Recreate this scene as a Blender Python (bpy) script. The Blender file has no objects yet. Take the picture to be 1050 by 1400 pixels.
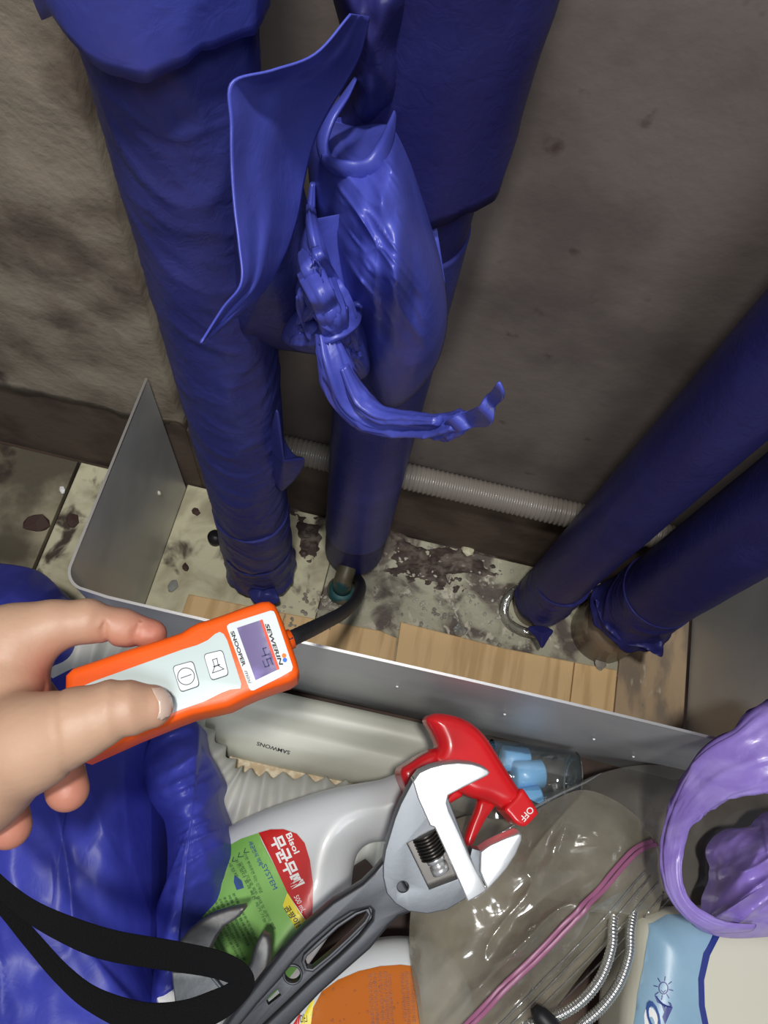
import bpy, bmesh, math, random
import numpy as np
from mathutils import Vector, Matrix, geometry
from mathutils.bvhtree import BVHTree
random.seed(4); np.random.seed(4)
SC = bpy.context.scene; COL = SC.collection

# ------------------------------------------------------------------ camera
H = 0.80; F = 1050.0; CX, CY = 525.0, 700.0          # eye height, focal length in pixels of a 1050x1400 frame
_d = np.array([420 - CX, -(1140 - CY), -F]); _d /= np.linalg.norm(_d)
_z = -_d; _x = np.array([_z[1], -_z[0], 0.0]); _x /= np.linalg.norm(_x)
if _x[0] < 0: _x = -_x
_y = np.cross(_z, _x); RW = np.array([_x, _y, _z])
EYE = np.array([0, 0, H])
cam = bpy.data.cameras.new('camera'); camo = bpy.data.objects.new('camera', cam); COL.objects.link(camo)
cam.sensor_fit = 'VERTICAL'; cam.sensor_height = 36.0; cam.lens = 36.0 * F / 1400.0
cam.clip_start = 0.01; cam.clip_end = 20
camo.matrix_world = Matrix([list(RW[i]) + [EYE[i]] for i in range(3)] + [[0, 0, 0, 1]])
SC.camera = camo

# ------------------------------------------------------------------ light
w = bpy.data.worlds.new('world'); SC.world = w; w.use_nodes = True
bg = w.node_tree.nodes['Background']; bg.inputs[0].default_value = (0.80, 0.86, 1.0, 1); bg.inputs[1].default_value = 0.16
def area(name, loc, target, size, power, color=(1, 1, 1), shape='DISK'):
    l = bpy.data.lights.new(name, 'AREA'); l.shape = shape; l.size = size; l.energy = power; l.color = color
    o = bpy.data.objects.new(name, l); COL.objects.link(o); o.location = loc
    o.rotation_euler = (Vector(target) - Vector(loc)).to_track_quat('-Z', 'Y').to_euler(); return o
area('work_lamp', (-0.02, -0.07, 1.62), (0.0, 0.12, 0), 0.09, 12.0, (1.0, 0.975, 0.94))
area('fill_light', (0.35, -0.9, 2.3), (0.0, 0.2, 0.1), 0.7, 20, (0.92, 0.96, 1.0))  # added soft fill for upright faces and reflections in the plastics
SC.view_settings.view_transform = 'Standard'; SC.view_settings.look = 'None'
SC.view_settings.exposure = 0.0; SC.view_settings.gamma = 1.0; SC.view_settings.use_curve_mapping = False

# ------------------------------------------------------------------ geometry helpers
def ray(px, py): return RW @ np.array([px - CX, -(py - CY), -F])
def P(px, py, z): r = ray(px, py); return EYE + r * ((z - H) / r[2])
def PY(px, py, y): r = ray(px, py); return EYE + r * (y / r[1])
class Plane:
    """a plane laid through three measured points; u along the first edge"""
    def __init__(s, a, b, c):
        A, B, C = P(*a), P(*b), P(*c); s.o = A
        s.u = (B - A) / np.linalg.norm(B - A); n = np.cross(s.u, C - A); n /= np.linalg.norm(n)
        if n @ (EYE - A) < 0: n = -n
        s.n = n; s.v = np.cross(n, s.u)
    def uv(s, px, py):
        r = ray(px, py); t = ((s.o - EYE) @ s.n) / (r @ s.n); q = EYE + r * t - s.o
        return np.array([q @ s.u, q @ s.v])
    def w(s, u, v, h=0): return s.o + s.u * u + s.v * v + s.n * h
    def at(s, px, py, h=0): u, v = s.uv(px, py); return s.w(u, v, h)
def level(z): return Plane((400, 900, z), (700, 900 + 71.7, z), (300, 700, z))

def hsh(i, j, k):
    n = (i * 374761393 + j * 668265263 + k * 1274126177) & 0x7fffffff
    n = ((n ^ (n >> 13)) * 1103515245) & 0x7fffffff
    return ((n ^ (n >> 16)) & 0xffff) / 65535.0
def vnoise(p):
    p = np.asarray(p, float); i = np.floor(p).astype(np.int64); f = p - i; f = f * f * (3 - 2 * f); r = 0
    for a in (0, 1):
        for b in (0, 1):
            for c in (0, 1):
                wt = (f[..., 0] if a else 1 - f[..., 0]) * (f[..., 1] if b else 1 - f[..., 1]) * (f[..., 2] if c else 1 - f[..., 2])
                r = r + wt * hsh(i[..., 0] + a, i[..., 1] + b, i[..., 2] + c)
    return r * 2 - 1
def fbm(p, o=3):
    p = np.asarray(p, float); r = 0; a = 1
    for k in range(o): r = r + a * vnoise(p * 2 ** k + 17.3 * k); a *= .5
    return r
def ridge(p, o=2):
    p = np.asarray(p, float); r = 0; a = 1
    for k in range(o): r = r + a * (1 - np.abs(vnoise(p * 2 ** k + 9.1 * k)) * 2.2).clip(-.4, 1) ** 2; a *= .5
    return r

def mesh(name, V, Fc, mat=None, parent=None, smooth=True):
    me = bpy.data.meshes.new(name); me.from_pydata([tuple(map(float, v)) for v in V], [], [tuple(map(int, f)) for f in Fc]); me.update()
    if smooth: me.polygons.foreach_set('use_smooth', [True] * len(me.polygons))
    if mat: me.materials.append(mat)
    o = bpy.data.objects.new(name, me); COL.objects.link(o)
    if parent: o.parent = parent; o.matrix_parent_inverse = parent.matrix_world.inverted()
    return o
def fixn(o):
    bm = bmesh.new(); bm.from_mesh(o.data); bmesh.ops.recalc_face_normals(bm, faces=bm.faces); bm.to_mesh(o.data); bm.free(); return o
def tag(o, label=None, cat=None, group=None, kind=None):
    if label: o['label'] = label
    if cat: o['category'] = cat
    if group: o['group'] = group
    if kind: o['kind'] = kind
    return o
def thing(name, loc, label, cat, group=None):
    o = bpy.data.objects.new(name, None); COL.objects.link(o); o.location = tuple(map(float, loc)); o.empty_display_size = .02
    o.matrix_world = Matrix.Translation(Vector(tuple(map(float, loc)))); return tag(o, label, cat, group)
def grid_faces(n, m, wrap=False):
    Fc = []
    for i in range(n - 1):
        for j in range(m if wrap else m - 1):
            j2 = (j + 1) % m; Fc.append((i * m + j, i * m + j2, (i + 1) * m + j2, (i + 1) * m + j))
    return Fc
def spline(pts, n):
    """Catmull-Rom through points of any dimension"""
    p = np.array(pts, float); p = np.vstack([2 * p[0] - p[1], p, 2 * p[-1] - p[-2]]); out = []
    k = len(p) - 3
    for t in np.linspace(0, k - 1e-6, n):
        i = int(t); f = t - i; a, b, c, d = p[i:i + 4]
        out.append(.5 * ((2 * b) + (-a + c) * f + (2 * a - 5 * b + 4 * c - d) * f * f + (-a + 3 * b - 3 * c + d) * f ** 3))
    return np.array(out)
def closed_spline(pts, n):
    p = np.array(pts, float); k = len(p); out = []
    for t in np.linspace(0, k, n, endpoint=False):
        i = int(t); f = t - i; a, b, c, d = p[(i - 1) % k], p[i % k], p[(i + 1) % k], p[(i + 2) % k]
        out.append(.5 * ((2 * b) + (-a + c) * f + (2 * a - 5 * b + 4 * c - d) * f * f + (-a + 3 * b - 3 * c + d) * f ** 3))
    return np.array(out)
def frames(C, up=None):
    T = np.gradient(C, axis=0); T /= np.linalg.norm(T, axis=1)[:, None]
    if up is None: up = np.array([0, 0, 1.]) if abs(T[0][2]) < .9 else np.array([1., 0, 0])
    N = []; n = np.array(up, float)
    for t in T:
        n = n - t * (n @ t); n /= np.linalg.norm(n); N.append(n.copy())
    N = np.array(N); return T, N, np.cross(T, N)
def tube(name, C, R, mat, parent=None, seg=20, disp=None, flat=None, up=None, capped=True, smooth=True):
    """swept tube; R radius per point; flat = (wn, wb) scale of the two cross axes (arrays or numbers); disp(i,theta)->radius factor"""
    C = np.array(C, float); n = len(C); R = np.broadcast_to(np.array(R, float), (n,)); T, N, B = frames(C, up)
    th = np.linspace(0, 2 * math.pi, seg, endpoint=False); fn, fb = flat if flat else (1, 1)
    fn = np.broadcast_to(np.array(fn, float), (n,)); fb = np.broadcast_to(np.array(fb, float), (n,))
    V = []
    for i in range(n):
        k = R[i] * (disp(i, th) if disp else np.ones(seg))
        V.append(C[i] + (np.cos(th) * k * fn[i])[:, None] * N[i] + (np.sin(th) * k * fb[i])[:, None] * B[i])
    V = np.vstack(V); Fc = grid_faces(n, seg, True)
    if capped:
        V = np.vstack([V, C[0], C[-1]]); a = n * seg
        for j in range(seg):
            Fc.append((a, (j + 1) % seg, j)); Fc.append((a + 1, (n - 1) * seg + j, (n - 1) * seg + (j + 1) % seg))
    return fixn(mesh(name, V, Fc, mat, parent, smooth))
def box(name, lo, hi, mat, parent=None, bev=0.0):
    bm = bmesh.new(); bmesh.ops.create_cube(bm, size=1)
    for v in bm.verts: v.co = Vector([(lo[i] + hi[i]) / 2 + v.co[i] * (hi[i] - lo[i]) for i in range(3)])
    if bev: bmesh.ops.bevel(bm, geom=list(bm.edges), offset=bev, segments=2, affect='EDGES', profile=.6)
    me = bpy.data.meshes.new(name); bm.to_mesh(me); bm.free()
    if mat: me.materials.append(mat)
    o = bpy.data.objects.new(name, me); COL.objects.link(o)
    if parent: o.parent = parent; o.matrix_parent_inverse = parent.matrix_world.inverted()
    return o
def curve_mesh(polys, depth=0.0, bev=0.0, res=3):
    """filled 2D curve (holes allowed) -> verts, faces"""
    cu = bpy.data.curves.new('tmp', 'CURVE'); cu.dimensions = '2D'; cu.fill_mode = 'BOTH'; cu.extrude = max(depth / 2 - bev, 0); cu.bevel_depth = bev; cu.bevel_resolution = res
    cu.offset = -bev
    for pl in polys:
        s = cu.splines.new('POLY'); s.points.add(len(pl) - 1); s.use_cyclic_u = True
        for i, q in enumerate(pl): s.points[i].co = (q[0] * 100, q[1] * 100, 0, 1)
    cu.extrude *= 100; cu.bevel_depth *= 100; cu.offset *= 100
    o = bpy.data.objects.new('tmp', cu); COL.objects.link(o); me = o.to_mesh()
    V = np.array([v.co[:] for v in me.vertices]) / 100; Fc = [tuple(p.vertices) for p in me.polygons]
    o.to_mesh_clear(); bpy.data.objects.remove(o); bpy.data.curves.remove(cu); return V, Fc
def prism(name, pl, polys, top, depth, bev, mat, parent=None, round_pts=0, smooth=False):
    """outlines in measured pixels on plane pl; top surface at height `top`, body hangs below by depth"""
    U = []
    for q in polys:
        q = [pl.uv(*a) for a in q]
        if round_pts: q = closed_spline(q, round_pts)
        U.append(q)
    V, Fc = curve_mesh(U, depth, bev)
    W = [pl.w(v[0], v[1], top - depth / 2 + v[2]) for v in V]
    o = mesh(name, W, Fc, mat, parent, smooth); bm = bmesh.new(); bm.from_mesh(o.data)
    bmesh.ops.remove_doubles(bm, verts=bm.verts, dist=1e-6); bmesh.ops.recalc_face_normals(bm, faces=bm.faces); bm.to_mesh(o.data); bm.free()
    if not smooth:
        for p in o.data.polygons: p.use_smooth = True
        m = o.modifiers.new('n', 'WEIGHTED_NORMAL') if False else None
        o.data.set_sharp_from_angle(angle=math.radians(35))
    return o
def text_mesh(s, shear=0.0, bold=0.0, squeeze=True):
    cu = bpy.data.curves.new('tmp', 'FONT'); cu.body = s; cu.size = 1; cu.shear = shear; cu.offset = bold; cu.resolution_u = 3; cu.fill_mode = 'FRONT'
    o = bpy.data.objects.new('tmp', cu); COL.objects.link(o); me = o.to_mesh()
    V = np.array([v.co[:2] for v in me.vertices]) if len(me.vertices) else np.zeros((0, 2)); Fc = [tuple(p.vertices) for p in me.polygons]
    o.to_mesh_clear(); bpy.data.objects.remove(o); bpy.data.curves.remove(cu); return V, Fc
def text(name, s, p0, p1, h, surf, mat, parent, shear=0.0, bold=0.0):
    """lettering from p0 to p1 (baseline, pixels), cap height h pixels, dropped onto the surface surf(px,py)->point"""
    V, Fc = text_mesh(s, shear, bold)
    if not len(V): return None
    V = V - [V[:, 0].min(), 0]; V[:, 0] /= V[:, 0].max(); V[:, 1] /= max(V[:, 1].max(), .01)
    p0 = np.array(p0, float); p1 = np.array(p1, float); e = p1 - p0; L = np.linalg.norm(e); up = np.array([e[1], -e[0]]) / L
    W = [surf(*(p0 + e * v[0] + up * v[1] * h)) for v in V]
    return mesh(name, W, Fc, mat, parent, False)
def onto(objs, off=.0003, fallback=None):
    """drop a measured point onto the surface of existing meshes"""
    V = []; Fc = []
    for o in objs:
        k = len(V); mw = o.matrix_world if o.parent is None else Matrix.Identity(4)
        V += [v.co.copy() for v in o.data.vertices]; Fc += [tuple(i + k for i in p.vertices) for p in o.data.polygons]
    T = BVHTree.FromPolygons(V, Fc)
    def f(px, py):
        d = Vector(ray(px, py)).normalized(); hit, n, i, dist = T.ray_cast(Vector(EYE), d)
        if hit is None: return np.array(fallback(px, py)) if fallback else EYE + np.array(d) * .6
        if n.dot(d) > 0: n = -n
        return np.array(hit + n * off)
    return f
def patch(name, outline, surf, mat, parent, step=6, lip=0, rnd=0):
    """thin patch (label, nail) whose outline in pixels is dropped onto a surface"""
    if rnd: outline = closed_spline(outline, rnd)
    o2 = [Vector(map(float, q)) for q in outline]; a = np.array(outline, float); n = len(o2)
    pts = []
    for x in np.arange(a[:, 0].min() + step / 2, a[:, 0].max(), step):
        for y in np.arange(a[:, 1].min() + step / 2, a[:, 1].max(), step): pts.append(Vector((x, y)))
    V, E, Fc, *_ = geometry.delaunay_2d_cdt(o2 + pts, [], [list(range(n))], 1, 1e-4)
    used = sorted({i for f in Fc for i in f}); ix = {k: i for i, k in enumerate(used)}; V = [V[k] for k in used]; Fc = [tuple(ix[k] for k in f) for f in Fc]
    o = mesh(name, [surf(v[0], v[1]) for v in V], Fc, mat, parent)
    for p in o.data.polygons[:1]:
        if p.normal.dot(Vector(EYE) - p.center) < 0: o.data.flip_normals()
    if lip: m = o.modifiers.new('s', 'SOLIDIFY'); m.thickness = lip; m.offset = 1
    return o
def radial(name, outline, centre, zf, mat, parent=None, n=120, m=40, floor=None, rnd=True, shrink=0.0, pw=1.0):
    """lump of cloth or film: rings run from a centre to an outline in pixels, zf(px,py,t)->height; skirt to `floor`"""
    o = closed_spline(outline, n) if rnd else np.array(outline); n = len(o); c = np.array(centre, float)
    V = [P(c[0], c[1], float(zf(np.array([c[0]]), np.array([c[1]]), np.array([0.]))[0]))]
    for i in range(1, m + 1):
        t = (i / m) ** pw; q = c + (o - c) * t; z = zf(q[:, 0], q[:, 1], np.full(n, t))
        V += [P(a, b, float(k)) for (a, b), k in zip(q, z)]
    Fc = [(0, 1 + j, 1 + (j + 1) % n) for j in range(n)]
    for i in range(m - 1):
        for j in range(n): j2 = (j + 1) % n; Fc.append((1 + i * n + j, 1 + (i + 1) * n + j, 1 + (i + 1) * n + j2, 1 + i * n + j2))
    if floor is not None:
        k = len(V); b = 1 + (m - 1) * n; ctr = np.array(V[0])
        for j in range(n):
            v = np.array(V[b + j]); q = ctr + (v - ctr) * (1 - shrink); V.append([q[0], q[1], min(floor, v[2] - .002)])
        for j in range(n): j2 = (j + 1) % n; Fc.append((b + j, k + j, k + j2, b + j2))
    return fixn(mesh(name, V, Fc, mat, parent))
def surface_nets(f, lo, h):
    """isosurface f=0 of a grid -> smooth closed mesh"""
    s = f < 0; nx, ny, nz = f.shape
    cnt = np.zeros((nx - 1, ny - 1, nz - 1)); acc = np.zeros((nx - 1, ny - 1, nz - 1, 3))
    for ax in range(3):
        sl0 = [slice(None)] * 3; sl1 = [slice(None)] * 3; sl0[ax] = slice(0, -1); sl1[ax] = slice(1, None)
        a, b = f[tuple(sl0)], f[tuple(sl1)]; cr = (a < 0) != (b < 0); t = np.where(cr, a / np.where(cr, a - b, 1), 0)
        o1, o2 = [k for k in range(3) if k != ax]
        for d1 in (0, 1):
            for d2 in (0, 1):
                sl = [slice(None)] * 3; sl[o1] = slice(d1, d1 + acc.shape[o1]); sl[o2] = slice(d2, d2 + acc.shape[o2])
                c = cr[tuple(sl)]; tt = t[tuple(sl)]; cnt += c; acc[..., ax] += c * tt; acc[..., o1] += c * d1; acc[..., o2] += c * d2
    m = cnt > 0; idx = -np.ones(m.shape, int); idx[m] = np.arange(m.sum()); ijk = np.argwhere(m)
    V = np.array(lo) + (ijk + acc[m] / cnt[m][:, None]) * h; Fc = []
    for ax in range(3):
        o1, o2 = [(1, 2), (2, 0), (0, 1)][ax]; sl0 = [slice(None)] * 3; sl1 = [slice(None)] * 3; sl0[ax] = slice(0, -1); sl1[ax] = slice(1, None)
        cr = s[tuple(sl0)] != s[tuple(sl1)]; e = np.argwhere(cr)
        e = e[(e[:, o1] > 0) & (e[:, o2] > 0) & (e[:, o1] < m.shape[o1]) & (e[:, o2] < m.shape[o2])]
        q = []
        for d1, d2 in ((1, 1), (0, 1), (0, 0), (1, 0)):
            g = e.copy(); g[:, o1] -= d1; g[:, o2] -= d2; q.append(idx[g[:, 0], g[:, 1], g[:, 2]])
        q = np.stack(q, 1); fl = s[e[:, 0], e[:, 1], e[:, 2]]; q[~fl] = q[~fl][:, ::-1]; Fc.append(q)
    return V, np.vstack(Fc)
def sdf_grid(lo, hi, h):
    ax = [np.arange(lo[i], hi[i], h) for i in range(3)]; return np.stack(np.meshgrid(*ax, indexing='ij'), -1)
def cone(G, a, b, ra, rb):
    a = np.array(a); b = np.array(b); ab = b - a; t = ((G - a) @ ab / (ab @ ab)).clip(0, 1)
    return np.linalg.norm(G - a - t[..., None] * ab, axis=-1) - (ra + (rb - ra) * t)
def smin(a, b, k): hh = (.5 + .5 * (b - a) / k).clip(0, 1); return b + (a - b) * hh - k * hh * (1 - hh)
def poly_sdf(X, Y, poly):
    p = np.array(poly); d = np.full(X.shape, 1e9); ins = np.zeros(X.shape, bool)
    for i in range(len(p)):
        a, b = p[i], p[(i + 1) % len(p)]; e = b - a; wx, wy = X - a[0], Y - a[1]; t = ((wx * e[0] + wy * e[1]) / (e @ e + 1e-15)).clip(0, 1)
        d = np.minimum(d, (wx - e[0] * t) ** 2 + (wy - e[1] * t) ** 2)
        c = (a[1] > Y) != (b[1] > Y)
        if a[1] != b[1]: ins ^= c & (X < (b[0] - a[0]) * (Y - a[1]) / (b[1] - a[1]) + a[0])
    return np.where(ins, -1, 1) * np.sqrt(d)
def puff(name, pl, outline, thick, r, mat, parent, h=.0016, top=0.0, rnd=90, extra=None):
    """rounded solid from an outline: thickness `thick`, edge radius r, its top at height `top` over plane pl"""
    q = np.array([pl.uv(*a) for a in outline]); q = closed_spline(q, rnd) if rnd else q
    lo = [q[:, 0].min() - 3 * h, q[:, 1].min() - 3 * h, top - thick - 3 * h]; hi = [q[:, 0].max() + 3 * h, q[:, 1].max() + 3 * h, top + 4 * h]
    ax = [np.arange(lo[i], hi[i], h) for i in range(3)]; X, Y = np.meshgrid(ax[0], ax[1], indexing='ij')
    d2 = poly_sdf(X, Y, q)[..., None] + r; dz = (np.abs(ax[2] - (top - thick / 2)) - thick / 2 + r)[None, None, :]
    f = np.sqrt(np.maximum(d2, 0) ** 2 + np.maximum(dz, 0) ** 2) + np.minimum(np.maximum(d2, dz), 0) - r
    if extra is not None: f = extra(f, np.stack(np.meshgrid(*ax, indexing='ij'), -1))
    V, Fc = surface_nets(f, lo, h); return fixn(mesh(name, [pl.w(*v) for v in V], Fc, mat, parent))

# ------------------------------------------------------------------ materials
def mat(name, col, rough=.5, metal=0.0, bump=0.0, bscale=200, col2=None, cscale=30, cedge=(.4, .65), detail=4, spec=.5, sss=0.0, distort=0.0, coat=0.0, stretch=None, col3=None, c3scale=60, c3edge=(.6, .75), trans=0.0, emis=None):
    m = bpy.data.materials.new(name); m.use_nodes = True; nt = m.node_tree; b = nt.nodes['Principled BSDF']; L = nt.links.new
    b.inputs['Base Color'].default_value = (*col, 1); b.inputs['Roughness'].default_value = rough; b.inputs['Metallic'].default_value = metal
    b.inputs['Specular IOR Level'].default_value = spec; b.inputs['Coat Weight'].default_value = coat
    if trans: b.inputs['Transmission Weight'].default_value = trans
    if sss: b.inputs['Subsurface Weight'].default_value = sss; b.inputs['Subsurface Radius'].default_value = (.012, .005, .003); b.inputs['Subsurface Scale'].default_value = .35
    if emis: b.inputs['Emission Color'].default_value = (*emis[0], 1); b.inputs['Emission Strength'].default_value = emis[1]
    tc = nt.nodes.new('ShaderNodeTexCoord'); src = tc.outputs['Object']
    if stretch:
        mp = nt.nodes.new('ShaderNodeMapping'); mp.inputs['Scale'].default_value = stretch; L(src, mp.inputs[0]); src = mp.outputs[0]
    def noise(s, d=detail, dis=0.0):
        n = nt.nodes.new('ShaderNodeTexNoise'); n.inputs['Scale'].default_value = s; n.inputs['Detail'].default_value = d; n.inputs['Distortion'].default_value = dis; L(src, n.inputs[0]); return n.outputs[0]
    def ramp(o, e):
        r = nt.nodes.new('ShaderNodeMapRange'); r.interpolation_type = 'SMOOTHSTEP'; r.inputs[1].default_value = e[0]; r.inputs[2].default_value = e[1]; L(o, r.inputs[0]); return r.outputs[0]
    def mix(f, a, c):
        x = nt.nodes.new('ShaderNodeMix'); x.data_type = 'RGBA'; L(f, x.inputs[0])
        if isinstance(a, tuple): x.inputs[6].default_value = (*a, 1)
        else: L(a, x.inputs[6])
        x.inputs[7].default_value = (*c, 1); return x.outputs[2]
    cur = col
    if col2: cur = mix(ramp(noise(cscale, 6, distort), cedge), cur, col2)
    if col3: cur = mix(ramp(noise(c3scale, 8, distort), c3edge), cur, col3)
    if not isinstance(cur, tuple): L(cur, b.inputs['Base Color'])
    if bump:
        bp = nt.nodes.new('ShaderNodeBump'); bp.inputs['Strength'].default_value = bump; bp.inputs['Distance'].default_value = .001; L(noise(bscale, 5, distort), bp.inputs['Height']); L(bp.outputs[0], b.inputs['Normal'])
    return m
def proj(p):
    c = RW.T @ (np.array(p, float) - EYE); return (CX + F * c[0] / -c[2], CY - F * c[1] / -c[2])
def film(name, tint, opac=.35, rough=.12, bump=.6, bscale=45, shine=.12, distort=1.5):
    """thin plastic film: see-through, faintly milky, glossy"""
    m = bpy.data.materials.new(name); m.use_nodes = True; nt = m.node_tree; nt.nodes.clear(); L = nt.links.new
    out = nt.nodes.new('ShaderNodeOutputMaterial'); tr = nt.nodes.new('ShaderNodeBsdfTransparent'); tr.inputs[0].default_value = (.96, .96, .95, 1)
    df = nt.nodes.new('ShaderNodeBsdfDiffuse'); df.inputs[0].default_value = (*tint, 1); tl = nt.nodes.new('ShaderNodeBsdfTranslucent'); tl.inputs[0].default_value = (*tint, 1)
    gl = nt.nodes.new('ShaderNodeBsdfGlossy'); gl.inputs['Roughness'].default_value = rough; gl.inputs[0].default_value = (1, 1, 1, 1)
    tc = nt.nodes.new('ShaderNodeTexCoord'); n = nt.nodes.new('ShaderNodeTexNoise'); n.inputs['Scale'].default_value = bscale; n.inputs['Detail'].default_value = 3; n.inputs['Distortion'].default_value = distort
    L(tc.outputs['Object'], n.inputs[0]); bp = nt.nodes.new('ShaderNodeBump'); bp.inputs['Strength'].default_value = bump; bp.inputs['Distance'].default_value = .004; L(n.outputs[0], bp.inputs['Height'])
    for s in (df, gl, tl): L(bp.outputs[0], s.inputs['Normal'])
    n2 = nt.nodes.new('ShaderNodeTexNoise'); n2.inputs['Scale'].default_value = 14; n2.inputs['Detail'].default_value = 5; L(tc.outputs['Object'], n2.inputs[0])
    mr = nt.nodes.new('ShaderNodeMapRange'); mr.inputs[1].default_value = .35; mr.inputs[2].default_value = .7; mr.inputs[3].default_value = opac * .6; mr.inputs[4].default_value = min(1, opac * 1.4); L(n2.outputs[0], mr.inputs[0])
    a0 = nt.nodes.new('ShaderNodeMixShader'); a0.inputs[0].default_value = .4; L(df.outputs[0], a0.inputs[1]); L(tl.outputs[0], a0.inputs[2])
    a = nt.nodes.new('ShaderNodeMixShader'); L(mr.outputs[0], a.inputs[0]); L(tr.outputs[0], a.inputs[1]); L(a0.outputs[0], a.inputs[2])
    lw = nt.nodes.new('ShaderNodeFresnel'); lw.inputs[0].default_value = 1.45; L(bp.outputs[0], lw.inputs['Normal'])
    ad = nt.nodes.new('ShaderNodeMath'); ad.operation = 'ADD'; ad.inputs[1].default_value = shine; L(lw.outputs[0], ad.inputs[0])
    b = nt.nodes.new('ShaderNodeMixShader'); L(ad.outputs[0], b.inputs[0]); L(a.outputs[0], b.inputs[1]); L(gl.outputs[0], b.inputs[2]); L(b.outputs[0], out.inputs[0]); return m

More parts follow.
